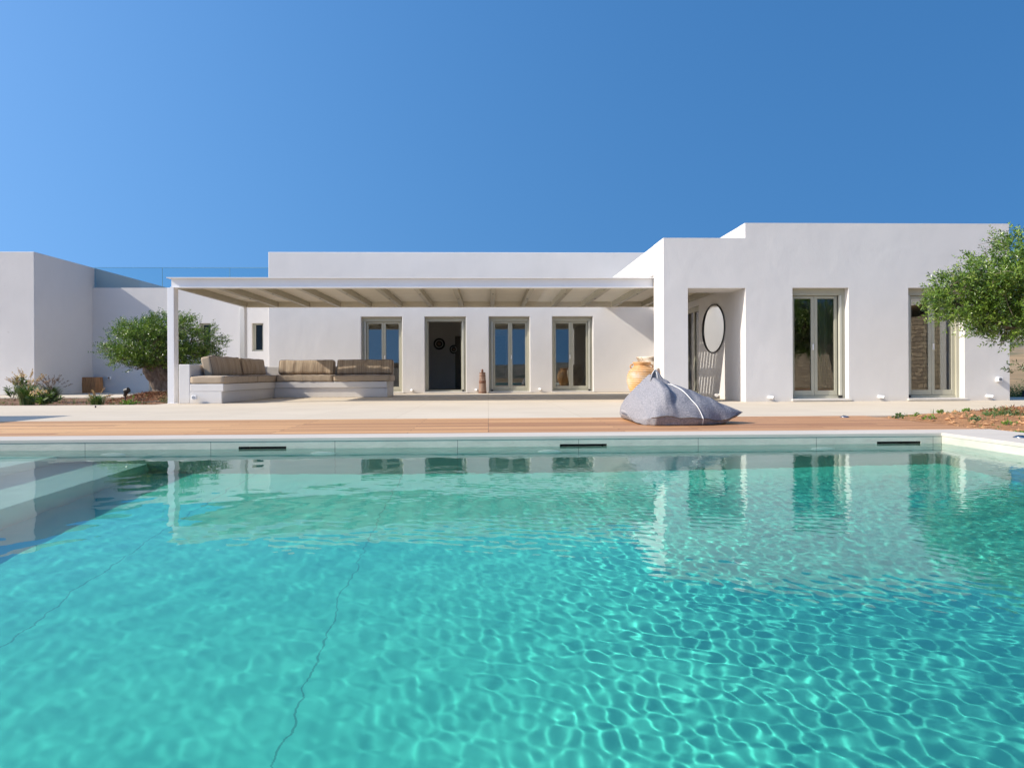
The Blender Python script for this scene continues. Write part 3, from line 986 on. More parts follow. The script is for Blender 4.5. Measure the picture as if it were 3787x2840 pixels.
# oval mirror on the court wall
mir = empty('oval_mirror', (XR - 0.03, 14.86, 1.535), 'oval wall mirror with thin black rim in the white court', 'mirror')
mb = MB(); ry, rz = 0.735, 0.525
pts = [(XR - 0.02, 14.86 + ry * math.cos(a), 1.535 + rz * math.sin(a)) for a in [2 * math.pi * k / 72 for k in range(73)]]
mb.tube(pts, 0.014, 8, cap=False); mb.build('rim', M['black'], mir, smooth=True)
mb = MB(); vs = [(XR - 0.020 + 0.02 * (p[1] - 14.86), p[1], p[2]) for p in pts[:-1]]; mb.add(vs + [(XR - 0.004, p[1], p[2]) for p in vs], [tuple(range(72)), tuple(range(143, 71, -1))] + [(i, 72 + i, 72 + (i + 1) % 72, (i + 1) % 72) for i in range(72)])
mb.build('mirror_glass', M['mirror'], mir)

# ------------------------------------------------------------------ left annex
annex = empty('white_annex', (-14, 22, 0), 'tall plain white block with a lower wing at the left of the terrace', 'building')
mb = MB(); mb.box(-22, -13.163, 20.3, 31, 0, 4.17); mb.build('wall', M['plaster'], annex, bevel=0.015)
W1 = (-7.922, -7.541, 1.362, 2.299); W2 = (-9.66, -9.277, 1.38, 2.301); W3 = (-11.32, -10.30, 0.04, 2.1)
mb = MB(); panel(mb, -13.161, -6.352, 0, 3.487, 23.2, 23.5, [W1, W2, W3], 'Y'); mb.build('wall', M['plaster'], annex, bevel=0.012)
mb = MB(); mb.box(-13.161, -6.352, 23.502, 30, 3.1, 3.40); mb.build('roof', M['terrace'], annex)
mb = MB(); mb.box(-13.161, -6.352, 25.6, 25.8, 0, 3.09); mb.build('interior_wall', M['interior'], annex)
for (a, c, z0, z1) in (W1, W2):
    f = MB(); b_ = 0.05; yb = 23.30
    f.box(a, a + b_, yb, yb + 0.08, z0, z1); f.box(c - b_, c, yb, yb + 0.08, z0, z1); f.box(a + b_, c - b_, yb, yb + 0.08, z1 - b_, z1); f.box(a + b_, c - b_, yb, yb + 0.08, z0, z0 + b_)
    f.box(a + b_, a + b_ + 0.045, yb + 0.02, yb + 0.07, z0 + b_, z1 - b_); f.box(c - b_ - 0.02, c - b_, yb + 0.02, yb + 0.07, z0 + b_, z1 - b_)
    fr = f.build('window', M['joinery'], annex, bevel=0.004)
    p = MB(); p.box(a + b_ + 0.045, c - b_ - 0.02, yb + 0.04, yb + 0.05, z0 + b_, z1 - b_); p.build('glass_pane', M['dullglass'], fr)
    p = MB(); p.box(a + b_ + 0.05, c - b_ - 0.025, yb + 0.06, yb + 0.075, z0 + b_, z1 - b_); p.build('shutter', M['rafter'], fr)
a, c, z0, z1 = W3
f = MB(); yb = 23.28
f.box(a, a + 0.1, yb, yb + 0.08, z0, z1); f.box(c - 0.1, c, yb, yb + 0.08, z0, z1); f.box(a + 0.1, c - 0.1, yb, yb + 0.08, z1 - 0.1, z1); f.box(a + 0.1, c - 0.1, yb + 0.02, yb + 0.07, z0, z1 - 0.1)
f.build('door', M['joinery'], annex, bevel=0.004)

bal = empty('glass_balustrade', (-10, 23.3, 3.49), 'frameless glass balustrade along the roof edge of the low wing', 'balustrade')
gx_ = [-13.13, -10.913, -8.678, -6.40]
for i in range(3):
    mb = MB(); mb.box(gx_[i] + 0.012, gx_[i + 1] - 0.012, 23.29, 23.302, 3.46, 4.168); p = mb.build('glass_panel', M['balglass'], bal)
    mb = MB(); mb.box(gx_[i] + 0.012, gx_[i + 1] - 0.012, 23.287, 23.305, 4.1685, 4.180); mb.box(gx_[i] + 0.0, gx_[i] + 0.0115, 23.287, 23.305, 3.46, 4.180)
    mb.build('panel_edge', M['edgeglass'], p)

# ------------------------------------------------------------------ pergola
per = empty('pergola', (-1.5, 15.8, 0), 'long white steel pergola with boarded roof over the terrace', 'pergola')
FY = 13.80; BY = 17.75
mb = MB()
PXR = 3.372
mb.box(-6.30, PXR, FY + 0.03, FY + 0.045, 2.318, 2.488)                    # web of the channel
mb.box(-6.30, PXR, FY - 0.02, FY + 0.16, 2.302, 2.318)
mb.box(-6.36, PXR, FY - 0.06, FY + 0.16, 2.488, 2.502)
mb.box(-6.30, PXR, FY + 0.10, FY + 0.16, 2.318, 2.43)
mb.build('front_beam', M['whitemetal'], per, bevel=0.002)
mb = MB(); mb.box(-6.30, 3.373, BY, BY + 0.12, 2.302, 2.43); mb.box(3.374, XR - 0.003, BY, BY + 0.12, 2.302, 2.43)
mb.build('rear_beam', M['deckwhite'], per, bevel=0.003)
mb = MB(); mb.box(-6.36, -6.232, FY - 0.02, FY + 0.18, 0.0, 2.301); mb.box(-6.366, -6.16, FY - 0.03, FY + 0.2, 0.001, 0.012); mb.build('post', M['whitemetal'], per, bevel=0.004)
mb = MB(); mb.box(-6.36, -6.232, BY - 0.03, BY + 0.17, 0.0, 2.301); mb.build('post', M['whitemetal'], per, bevel=0.004)
for i in range(15):
    x = -6.22 + 0.792 * i
    if i == 14: x = XR - 0.06
    xa, xb = x - 0.052, x + 0.052
    mb = MB()
    y0 = FY + 0.165 if x < 3.38 else 13.79
    mb.box(xa, xb, y0, BY - 0.002, 2.302, 2.43)
    mb.build('rafter', M['rafter'], per, bevel=0.006)
# boards: closed grooved boarding, and an open-jointed bay near the house corner


def boards(x0, x1, y0, y1, pitch, gap, name='roof_boarding'):
    mb = MB(); y = y0
    while y < y1 - 0.01:
        e = min(y + pitch - gap, y1)
        mb.box(x0, x1, y, e, 2.4305, 2.452)
        y += pitch
    return mb.build(name, M['deckwhite'], per)


OX0, OX1 = 1.25, 3.37
mbx = MB()
y = FY + 0.17
while y < BY + 0.15:
    e = min(y + 0.1092, BY + 0.16)
    if abs((y + e) / 2 - 16.885) < 0.02: e -= 0.032
    mbx.box(-6.28, -4.6, y, e, 2.4305, 2.452); y += 0.11
mbx.build('roof_boarding', M['deckwhite'], per)
boards(-4.598, OX0 - 0.002, FY + 0.17, BY + 0.16, 0.11, 0.0008)
boards(OX0, OX1, FY + 0.42, BY + 0.16, 0.205, 0.040, 'slatted_boarding')
boards(OX0, OX1, FY + 0.17, FY + 0.40, 0.11, 0.0008)
boards(OX1 + 0.004, XR - 0.004, 13.79, BY + 0.16, 0.11, 0.0008)
# the covering sheet leaves one light slit open over the bench
mb = MB(); mb.box(-6.34, -6.25, FY + 0.165, BY + 0.17, 2.4525, 2.475); mb.box(-6.248, -4.6, FY + 0.165, 16.87, 2.4525, 2.475); mb.box(-6.248, -4.6, 16.98, BY + 0.17, 2.4525, 2.475)
mb.box(-4.598, OX0 - 0.004, FY + 0.165, BY + 0.17, 2.4525, 2.475); mb.box(OX1 + 0.006, XR - 0.006, 13.79, BY + 0.17, 2.4525, 2.475)
mb.build('roof_sheet', M['whitemetal'], per)
for i in range(1, 14):                                    # small downlights in the rafters
    x = -6.22 + 0.792 * i
    y = 14.9 + 0.9 * (i % 2)
    mb = MB(); mb.cyl((x, y, 2.296), (x, y, 2.3015), 0.022, 14); mb.build('downlight', M['black'], per)

# ------------------------------------------------------------------ built-in bench
bench = empty('built_in_bench', (-4.5, 16.5, 0), 'white masonry L-shaped bench under the pergola', 'bench')
SY = 17.0; SB = 17.85
mb = MB(); mb.box(-6.105, -5.89, 13.70, 18.06, 0.001, 0.776); mb.box(-5.889, -2.49, SB, 18.06, 0.001, 0.776)
mb.build('back_wall', M['plaster'], bench, bevel=0.012)
mb = MB(); mb.box(-5.889, -5.27, 13.70, SB - 0.002, 0.001, 0.236); mb.box(-5.269, -2.55, SY, SB - 0.002, 0.001, 0.236)
mb.build('plinth', M['plaster'], bench, bevel=0.008)
mb = MB(); mb.box(-5.889, -5.235, 13.698, SB - 0.002, 0.237, 0.387); mb.box(-5.234, -2.50, SY - 0.04, SB - 0.002, 0.237, 0.387)
mb.build('seat_slab', M['plaster'], bench, bevel=0.012)
mb = MB(); mb.box(-2.549, -2.495, SY, SB - 0.002, 0.001, 0.236); mb.build('end_wall', M['plaster'], bench, bevel=0.008)


def cushion(name, c, size, mat, label, cat, group, rz=0, lean=0, puff=0.11, wr_=0.019, seed=0):
    """soft box: local x = length, y = depth, z = thickness/height"""
    n = (26, 10, 12)
    hx, hy, hz_ = [s / 2 for s in size]
    vs = {}; V = []; F = []
    def vid(i, j, k):
        if (i, j, k) in vs: return vs[(i, j, k)]
        a, b_, c_ = 2 * i / n[0] - 1, 2 * j / n[1] - 1, 2 * k / n[2] - 1
        p = Vector((a * hx, b_ * hy, c_ * hz_))
        # rounded corners
        r_ = min(hy, hz_) * 0.45
        q = Vector((max(-hx + r_, min(hx - r_, p.x)), max(-hy + r_, min(hy - r_, p.y)), max(-hz_ + r_, min(hz_ - r_, p.z))))
        d = p - q
        if d.length > 1e-6: p = q + d.normalized() * min(d.length, r_)
        bulge = (1 - a * a) * (1 - c_ * c_)
        if hy < hz_: p.y *= 1 + puff * 3.0 * bulge
        else: p.z *= 1 + puff * 1.2 * (1 - a * a) * (1 - b_ * b_)
        w_ = mnoise.noise(Vector((p.x * 9 + seed, p.y * 4, p.z * 3 + seed))) * wr_ + mnoise.noise(Vector((p.x * 22 + seed, p.y * 6, p.z * 5))) * wr_ * 0.6
        p += Vector((0, w_ if hy < hz_ else w_ * 0.5, w_ * 0.6))
        if hy < hz_ and c_ > 0.6: p.z += mnoise.noise(Vector((p.x * 3 + seed, 0, 0))) * 0.03
        vs[(i, j, k)] = len(V); V.append(p); return vs[(i, j, k)]
    for i in range(n[0]):
        for j in range(n[1]):
            F.append((vid(i, j, 0), vid(i, j + 1, 0), vid(i + 1, j + 1, 0), vid(i + 1, j, 0)))
            F.append((vid(i, j, n[2]), vid(i + 1, j, n[2]), vid(i + 1, j + 1, n[2]), vid(i, j + 1, n[2])))
    for i in range(n[0]):
        for k in range(n[2]):
            F.append((vid(i, 0, k), vid(i + 1, 0, k), vid(i + 1, 0, k + 1), vid(i, 0, k + 1)))
            F.append((vid(i, n[1], k), vid(i, n[1], k + 1), vid(i + 1, n[1], k + 1), vid(i + 1, n[1], k)))
    for j in range(n[1]):
        for k in range(n[2]):
            F.append((vid(0, j, k), vid(0, j, k + 1), vid(0, j + 1, k + 1), vid(0, j + 1, k)))
            F.append((vid(n[0], j, k), vid(n[0], j + 1, k), vid(n[0], j + 1, k + 1), vid(n[0], j, k + 1)))
    mb = MB(); mb.add(V, F)
    o = mb.build(name, mat, smooth=True)
    o.location = c; o.rotation_euler = (-lean, 0, rz); WL[o.name] = Vector((0, 0, 0))
    tag(o, label, cat, group)
    # piping follows the actual edge vertices of the front face
    j = 0
    if hy < hz_:
        loop = [V[vs[(i, 0, n[2])]] for i in range(n[0] + 1)] + [V[vs[(n[0], 0, k)]] for k in range(n[2], -1, -1)] + [V[vs[(i, 0, 0)]] for i in range(n[0], -1, -1)] + [V[vs[(0, 0, k)]] for k in range(0, n[2] + 1)]
    else:
        loop = [V[vs[(i, 0, n[2])]] for i in range(n[0] + 1)] + [V[vs[(n[0], j, n[2])]] for j in range(0, n[1] + 1)]
    pts = [loop[0]]
    for p in loop[1:]:
        if (p - pts[-1]).length > 1e-3: pts.append(p)
    mb = MB(); mb.tube(pts, 0.0055, 6, cap=False)
    pp = mb.build('piping', M['pipe'], None, smooth=True); pp.parent = o
    return o


SG = 'taupe seat cushions along the white bench'; BG = 'striped back cushions along the white bench'
cz = 0.387 + 0.083
cushion('seat_cushion', (-5.555, 14.66, cz), (1.93, 0.68, 0.155), M['plain'], 'taupe seat cushion nearest the front pergola post', 'cushion', SG, rz=R(90), seed=1)
cushion('seat_cushion', (-5.555, 16.72, cz), (2.18, 0.67, 0.155), M['plain'], 'taupe seat cushion in the inner corner of the bench', 'cushion', SG, rz=R(90), seed=2)
cushion('seat_cushion', (-4.515, 17.40, cz), (1.37, 0.91, 0.155), M['plain'], 'taupe seat cushion in the middle of the rear bench, half in sun', 'cushion', SG, seed=3)
cushion('seat_cushion', (-3.115, 17.40, cz), (1.40, 0.91, 0.155), M['plain'], 'taupe seat cushion at the right end of the bench, in shade', 'cushion', SG, seed=4)
bz = 0.545 + 0.20
cushion('back_cushion', (-5.74, 14.98, bz), (1.66, 0.20, 0.42), M['stripe'], 'striped back cushion at the near end of the side bench', 'cushion', BG, rz=R(90), lean=R(12), seed=5)
cushion('back_cushion', (-5.74, 16.70, bz), (1.62, 0.20, 0.40), M['stripe'], 'striped back cushion second along the side bench, toward the corner', 'cushion', BG, rz=R(90), lean=R(12), seed=6)
cushion('back_cushion', (-4.62, 17.62, bz), (1.40, 0.20, 0.37), M['stripe'], 'striped back cushion mid rear bench with a diagonal shadow edge', 'cushion', BG, lean=R(14), seed=7)
cushion('back_cushion', (-3.14, 17.62, bz), (1.42, 0.20, 0.38), M['stripe'], 'striped back cushion at the far right end, fully in shade', 'cushion', BG, lean=R(14), seed=8)

# ------------------------------------------------------------------ bean bag
bag = empty('bean_bag', (2.2, 7.7, 0), 'large grey woven bean bag lounger lying on the wooden deck', 'bean bag')


def interp(tab, x):
    for (a, b_) in zip(tab[:-1], tab[1:]):
        if x <= b_[0]:
            t = (x - a[0]) / (b_[0] - a[0]); t = t * t * (3 - 2 * t) * 0.5 + t * 0.5
            return a[1] + (b_[1] - a[1]) * t
    return tab[-1][1]


HT = [(0, 0.13), (0.03, 0.25), (0.08, 0.355), (0.14, 0.43), (0.19, 0.50), (0.235, 0.555), (0.28, 0.53), (0.34, 0.45), (0.42, 0.432), (0.55, 0.370), (0.70, 0.287), (0.85, 0.212), (0.95, 0.155), (1.0, 0.13)]
ZB = [(0, 0.07), (0.03, 0.02), (0.07, 0.0), (0.68, 0.0), (0.80, 0.02), (0.92, 0.07), (1.0, 0.125)]
YF = [(0, 7.80), (0.02, 7.55), (0.05, 7.36), (0.09, 7.26), (0.15, 7.19), (0.5, 7.20), (0.8, 7.33), (1.0, 7.50)]
YB = [(0, 8.15), (0.02, 8.42), (0.06, 8.60), (0.2, 8.52), (0.5, 8.20), (0.8, 7.80), (1.0, 7.51)]
YT = [(0, 8.10), (0.2, 8.02), (0.3, 7.90), (0.5, 7.75), (0.8, 7.62), (1.0, 7.505)]
XA, XB = 1.615, 2.83


def bagpt(u, v):
    """u along the length, v round the section: 0 front seam, .5 back seam, top between"""
    zt, zb, yf, yb, yt = interp(HT, u), interp(ZB, u), interp(YF, u), interp(YB, u), interp(YT, u)
    seam = zb + (zt - zb) * 0.20
    if v < 0.30:                                   # front seam to the ridge
        t = v / 0.30; b_ = math.sin(t * math.pi)
        y = yf + (yt - yf) * t - 0.16 * b_ * (zt - zb) / 0.5
        z = seam + (zt - seam) * t + 0.26 * b_ * (zt - zb) * 0.42
        if t > 0.75: z = min(z, zt)
    elif v < 0.58:
        t = (v - 0.30) / 0.28; b_ = math.sin(t * math.pi)
        y = yt + (yb - yt) * t + 0.08 * b_
        z = zt + (seam - zt) * t + 0.10 * b_ * (zt - zb)
    elif v < 0.70:
        t = (v - 0.58) / 0.12; y = yb + (yb - 0.12 * (yb - yf) - yb) * t; z = seam + (zb - seam) * math.sin(t * math.pi / 2)
    elif v < 0.88:
        t = (v - 0.70) / 0.18; y = yb - 0.12 * (yb - yf) + (yf + 0.05 - yb + 0.12 * (yb - yf)) * t; z = zb
    else:
        t = (v - 0.88) / 0.12; y = yf + 0.05 - 0.05 * t; z = zb + (seam - zb) * (1 - math.cos(t * math.pi / 2))
    x = XA + (XB - XA) * u
    # the left end leans with the back panel
    if u < 0.3: x += (0.3 - u) * 0.25 * (0.4 - (z if z < 0.5 else 0.5)) * -0.6
    return Vector((x, y, z))


nu, nv = 90, 96
vs = []; fs = []
for i in range(nu + 1):
    u = i / nu
    for j in range(nv):
        p = bagpt(u, j / nv)
        w_ = mnoise.noise(Vector((p.x * 3.0, p.y * 3.0, p.z * 4 + 3))) * 0.022 + mnoise.noise(Vector((p.x * 9, p.y * 6, p.z * 9))) * 0.007
        fold = 0.008 * math.exp(-((u - 0.30) / 0.05) ** 2) * math.sin(j / nv * 55)
        tip = 0.008 * math.exp(-((u - 0.94) / 0.05) ** 2) * math.sin(j / nv * 70)
        k = 1 if p.z > 0.02 else 0
        p += Vector((0, -w_ * k, (w_ + fold + tip) * k))
        vs.append(p)
for i in range(nu):
    for j in range(nv):
        a = i * nv + j; b_ = i * nv + (j + 1) % nv
        fs.append((a, a + nv, b_ + nv, b_))
fs.append(tuple(range(nv))); fs.append(tuple(range(nu * nv + nv - 1, nu * nv - 1, -1)))
mb = MB(); mb.add(vs, fs); mb.build('bag_body', M['bag'], bag, smooth=True)
# gathered ruffle crest
mb = MB(); cres = [(0.205, 0.26), (0.225, 0.27), (0.245, 0.28), (0.265, 0.285), (0.29, 0.285), (0.32, 0.28), (0.345, 0.275), (0.37, 0.27)]
rv = []; rf = []
NR = 24
base = []
for i in range(NR + 1):
    t = i / NR; s = t * (len(cres) - 1); k = min(int(s), len(cres) - 2); fr_ = s - k
    u = cres[k][0] * (1 - fr_) + cres[k + 1][0] * fr_; v = cres[k][1] * (1 - fr_) + cres[k + 1][1] * fr_
    base.append(bagpt(u, v))
for i, p in enumerate(base):
    t = i / NR
    h = 0.115 * math.sin(math.pi * (0.12 + 0.88 * t) ** 0.7) + 0.012 * math.sin(t * 25)
    wv = 0.03 * math.sin(t * 9.0)
    for k, (f_, th) in enumerate(((0, 0.035), (0.5, 0.028), (1.0, 0.010))):
        rv.append((p.x + wv * f_ + 0.02 * f_, p.y - th, p.z - 0.02 + h * f_))
    for k, (f_, th) in enumerate(((1.0, 0.010), (0.5, 0.03), (0, 0.045))):
        rv.append((p.x + wv * f_ + 0.02 * f_, p.y + th, p.z - 0.02 + h * f_))
for i in range(NR):
    for k in range(5):
        a = i * 6 + k; rf.append((a, a + 1, a + 7, a + 6))
rf.append(tuple(range(5, -1, -1))); rf.append(tuple(range(NR * 6, NR * 6 + 6)))
mb.add(rv, rf); mb.build('gathered_crest', M['bag'], bag, smooth=True)
mb = MB(); mb.tube([Vector(rv[i * 6 + 2]) + Vector((0, -0.006, 0.0)) for i in range(0, NR // 2)] + [Vector(rv[(NR // 2) * 6 + 1]) + Vector((0.0, -0.012, -0.0)), Vector(rv[(NR // 2 + 1) * 6]) + Vector((0.0, -0.02, -0.02))], 0.005, 6); mb.build('piping', M['cord'], bag, smooth=True)
pl = []
for i in range(50):
    t = i / 49
    v = 0.285 * (1 - t) - 0.08 * t
    u = 0.36 + 0.20 * math.sin(min(1, t * 1.15) * math.pi / 2)
    vv = v % 1.0
    p = bagpt(u, vv)
    w_ = mnoise.noise(Vector((p.x * 3.0, p.y * 3.0, p.z * 4 + 3))) * 0.022 + mnoise.noise(Vector((p.x * 9, p.y * 6, p.z * 9))) * 0.007
    if p.z > 0.02: p += Vector((0, -w_ - 0.006, w_ + 0.004))
    pl.append(p)
mb = MB(); mb.tube(pl, 0.0055, 6); mb.build('piping', M['cord'], bag, smooth=True)

pl = []
for i in range(2, 60):
    u = 0.08 + 0.90 * i / 59
    p = bagpt(u, 0.0)
    w_ = mnoise.noise(Vector((p.x * 3.0, p.y * 3.0, p.z * 4 + 3))) * 0.022 + mnoise.noise(Vector((p.x * 9, p.y * 6, p.z * 9))) * 0.007
    if p.z > 0.02: p += Vector((0, -w_ - 0.003, w_))
    pl.append(p)
mb = MB(); mb.tube(pl, 0.004, 6); mb.build('seam', M['pipe'], bag, smooth=True)

# ------------------------------------------------------------------ jars
def ribs(prof, z0, z1, n, amp):
    out = []
    N_ = n * 6
    for i in range(N_ + 1):
        z = z0 + (z1 - z0) * i / N_
        for (a, b_) in zip(prof[:-1], prof[1:]):
            if a[1] <= z <= b_[1]:
                t = (z - a[1]) / (b_[1] - a[1]); r_ = a[0] + (b_[0] - a[0]) * (t * t * (3 - 2 * t) * 0.35 + t * 0.65); break
        s = (i / 6.0) % 1.0
        out.append((r_ + amp * (1 - abs(2 * s - 1)) ** 0.7, z))
    return out


jar = empty('terracotta_jar', (3.035, 13.38, 0), 'big ribbed ochre terracotta jar at the corner of the portico', 'jar')
body = [(0.10, 0.0), (0.13, 0.05), (0.20, 0.16), (0.255, 0.28), (0.288, 0.40), (0.285, 0.50), (0.25, 0.60), (0.185, 0.675), (0.165, 0.70)]
mb = MB(); mb.lathe((3.035, 13.38, 0), ribs(body, 0.0, 0.66, 16, 0.016) + [(0.175, 0.685), (0.158, 0.715)], 64, cap=True); mb.build('jar_body', M['jar'], jar, smooth=True)
mb = MB(); mb.lathe((3.035, 13.38, 0), [(0.150, 0.70), (0.155, 0.73), (0.178, 0.755), (0.182, 0.775), (0.170, 0.785), (0.145, 0.775), (0.140, 0.70)], 64, cap=False); mb.build('rim', M['jar'], jar, smooth=True)
for s in (-1, 1):
    mb = MB(); mb.tube([(3.035 + s * 0.17, 13.40, 0.735), (3.035 + s * 0.215, 13.41, 0.725), (3.035 + s * 0.225, 13.42, 0.685), (3.035 + s * 0.20, 13.42, 0.655)], 0.014, 8); mb.build('handle', M['jar'], jar, smooth=True)
jar2 = empty('storage_jar', (3.37, 14.13, 0), 'tall chalky white storage jar with dark drips behind the ochre jar', 'jar')
body = [(0.14, 0.0), (0.19, 0.1), (0.28, 0.35), (0.325, 0.55), (0.30, 0.70), (0.25, 0.79), (0.235, 0.82)]
mb = MB(); mb.lathe((3.37, 14.13, 0), ribs(body, 0.0, 0.80, 8, 0.012), 64, cap=True); mb.build('jar_body', M['pithos'], jar2, smooth=True)
mb = MB(); mb.lathe((3.37, 14.13, 0), [(0.245, 0.79), (0.245, 0.82), (0.27, 0.87), (0.28, 0.895), (0.265, 0.905), (0.23, 0.89), (0.225, 0.80)], 64, cap=False); mb.build('rim', M['pithos'], jar2, smooth=True)
mb = MB(); mb.tube([(3.15, 14.03, 0.80), (3.07, 14.00, 0.79), (3.06, 14.0, 0.74), (3.10, 14.02, 0.69)], 0.016, 8); mb.build('handle', M['pithos'], jar2, smooth=True)

# ------------------------------------------------------------------ churn, stool
ch = empty('butter_churn', (-0.165, 19.82, 0), 'old wooden butter churn with plunger and rusty bands by the glass door', 'churn')
mb = MB(); mb.lathe((-0.165, 19.82, 0), [(0.115, 0.0), (0.108, 0.15), (0.098, 0.35), (0.082, 0.61), (0.060, 0.61), (0.062, 0.57)], 16, fn=lambda a, z: 1 + 0.02 * math.sin(a * 9)); mb.build('staves', M['churn'], ch)
for z, r_, h in ((0.02, 0.118, 0.03), (0.30, 0.105, 0.075), (0.50, 0.094, 0.022), (0.58, 0.088, 0.02)):
    mb = MB(); mb.lathe((-0.165, 19.82, 0), [(r_ - 0.006, z), (r_, z + 0.002), (r_ - 0.002 - h * 0.06, z + h), (r_ - 0.008, z + h)], 24, cap=False); mb.build('band', M['band'], ch, smooth=True)
mb = MB(); mb.tube([(-0.165, 19.82, 0.55), (-0.170, 19.82, 0.64), (-0.172, 19.82, 0.70)], [0.03, 0.034, 0.028], 12); mb.build('plunger', M['band'], ch, smooth=True)

st = empty('wooden_stool', (-13.0, 22.86, 0), 'brown block stool in the shaded corner by the annex wall', 'stool')
vs = []; n = 28
pr = [(0.93, 0.0), (0.97, 0.12), (1.0, 0.28), (0.985, 0.42), (0.955, 0.505), (0.93, 0.515)]
mb = MB()
for r_, z in pr:
    for k in range(n):
        a = 2 * math.pi * k / n; c_, s_ = math.cos(a), math.sin(a)
        e = 0.32
        x = math.copysign(abs(c_) ** e, c_) * 0.27 * r_; y_ = math.copysign(abs(s_) ** e, s_) * 0.26 * r_
        vs.append((-13.0 + x, 22.86 + y_, z))
fs = [(i * n + k, i * n + (k + 1) % n, (i + 1) * n + (k + 1) % n, (i + 1) * n + k) for i in range(len(pr) - 1) for k in range(n)] + [tuple(range(n - 1, -1, -1)), tuple(range((len(pr) - 1) * n, len(pr) * n))]
mb.add(vs, fs); mb.build('stool_block', M['crate'], st)
mb = MB(); mb.tube([(-13.275, 22.78, 0.47), (-13.33, 22.70, 0.45), (-13.31, 22.64, 0.43), (-13.262, 22.62, 0.45)], 0.012, 6); mb.build('rope_handle', M['band'], st)

# ------------------------------------------------------------------ wall lights and small fittings
def spot_light(x, y, z, label, head=(0.05, -0.05, -0.01)):
    t = empty('wall_spotlight', (x, y, z), label, 'spotlight', 'small white spotlights low on the walls')
    mb = MB(); mb.tube([(x, y - 0.001, z), (x, y - 0.02, z)], 0.035, 16); mb.tube([(x, y - 0.02, z), (x + 0.01, y - 0.05, z)], 0.012, 8); mb.build('bracket', M['fixture'], t)
    c_ = Vector((x + 0.02, y - 0.07, z)); d = Vector(head).normalized()
    mb = MB(); mb.tube([c_ - d * 0.038, c_ + d * 0.042], 0.029, 16); mb.build('lamp_head', M['fixture'], t, bevel=0.004)
    mb = MB(); mb.tube([c_ + d * 0.0422, c_ + d * 0.045], 0.022, 14); mb.build('lens', M['steel'], t)


spot_light(-2.235, 20, 0.10, 'tiny white spotlight left of the open doorway')
spot_light(-0.36, 20, 0.10, 'tiny white spotlight just left of the wooden churn')
spot_light(1.50, 20, 0.11, 'tiny white spotlight between the two right terrace doors')
spot_light(5.42, 13, 0.085, 'white spotlight on the wing front just right of the portico')
spot_light(7.585, 13, 0.085, 'white spotlight between the two wing doors')
spot_light(9.74, 13, 0.085, 'white spotlight at the far right end of the wing front')


def box_light(x, y, z, label, s=0.05):
    t = empty('box_wall_light', (x, y, z), label, 'wall light', 'square white box lights on the walls')
    mb = MB(); mb.box(x - s, x + s, y - 0.07, y - 0.001, z - s * 0.9, z + s * 0.9); mb.build('housing', M['fixture'], t, bevel=0.008)
    mb = MB(); mb.tube([(x, y - 0.0705, z), (x, y - 0.074, z)], s * 0.62, 16); mb.build('lens', M['steel'], t)


box_light(9.955, 13, 0.41, 'square white box light at the right end of the wing, above the spotlight')
box_light(-5.775, 13.66, 0.125, 'square white box light on the near end of the white bench')
box_light(-12.60, 23.2, 0.49, 'square white box light on the shaded wall beside the wooden stool')
t = empty('court_spotlight', (XR, 14.55, 0.09), 'white bracket spotlight low on the court wall under the mirror', 'spotlight')
mb = MB(); mb.tube([(XR - 0.001, 14.55, 0.09), (XR - 0.03, 14.55, 0.09)], 0.035, 14); mb.tube([(XR - 0.06, 14.60, 0.09), (XR - 0.07, 14.47, 0.08)], 0.034, 14); mb.build('lamp_head', M['fixture'], t)

for (x, y, lb) in ((4.50, 5.62, 'round steel deck light on the pool coping at the right'), (4.47, 8.42, 'round steel light set in the timber deck near its right end')):
    t = empty('deck_light', (x, y, 0), lb, 'deck light', 'round steel lights set in the ground')
    mb = MB(); mb.lathe((x, y, 0.0025 if y < 6.4 else -0.0015), [(0.058, 0.0), (0.055, 0.006), (0.034, 0.016), (0.028, 0.017)], 28, cap=True); mb.build('steel_ring', M['steel'], t, smooth=True)
    mb = MB(); mb.lathe((x, y, 0.0205), [(0.022, 0.0), (0.020, 0.002)], 20, cap=True); mb.build('lens', M['black'], t)

t = empty('floor_drain_cover', (-6.90, 12.25, 0), 'small lifted metal cap on the terrace left of the pergola post', 'drain')
mb = MB(); mb.box(-6.98, -6.82, 12.22, 12.28, 0.035, 0.042); mb.build('cap', M['coping'], t, bevel=0.002)
mb = MB(); mb.box(-6.908, -6.892, 12.24, 12.26, 0.0005, 0.0345); mb.build('stem', M['black'], t)

# garden spotlight beside the olive
def garden_spot(x, y, z, label, rot=0):
    t = empty('garden_spotlight', (x, y, z), label, 'spotlight', 'black garden spotlights on spikes')
    mb = MB(); mb.tube([(x, y, z - 0.02), (x + 0.01, y, z + 0.14)], 0.014, 8); mb.build('spike', M['black'], t)
    mb = MB(); mb.tube([(x - 0.01, y, z + 0.13), (x + 0.02, y - 0.01, z + 0.18), (x + 0.055, y - 0.02, z + 0.25)], [0.03, 0.038, 0.062], 16); mb.build('lamp_head', M['black'], t, smooth=False)
    mb = MB(); mb.tube([(x + 0.01, y - 0.01, z + 0.235), (x + 0.10, y - 0.03, z + 0.265)], 0.058, 16); mb.build('hood', M['black'], t, bevel=0.004)


garden_spot(-8.09, 15.5, -0.02, 'black garden spotlight on a spike in the left bed by the olive trunk')
garden_spot(13.35, 16.6, -0.2, 'dark garden spotlight in the greenery beyond the right end of the villa')

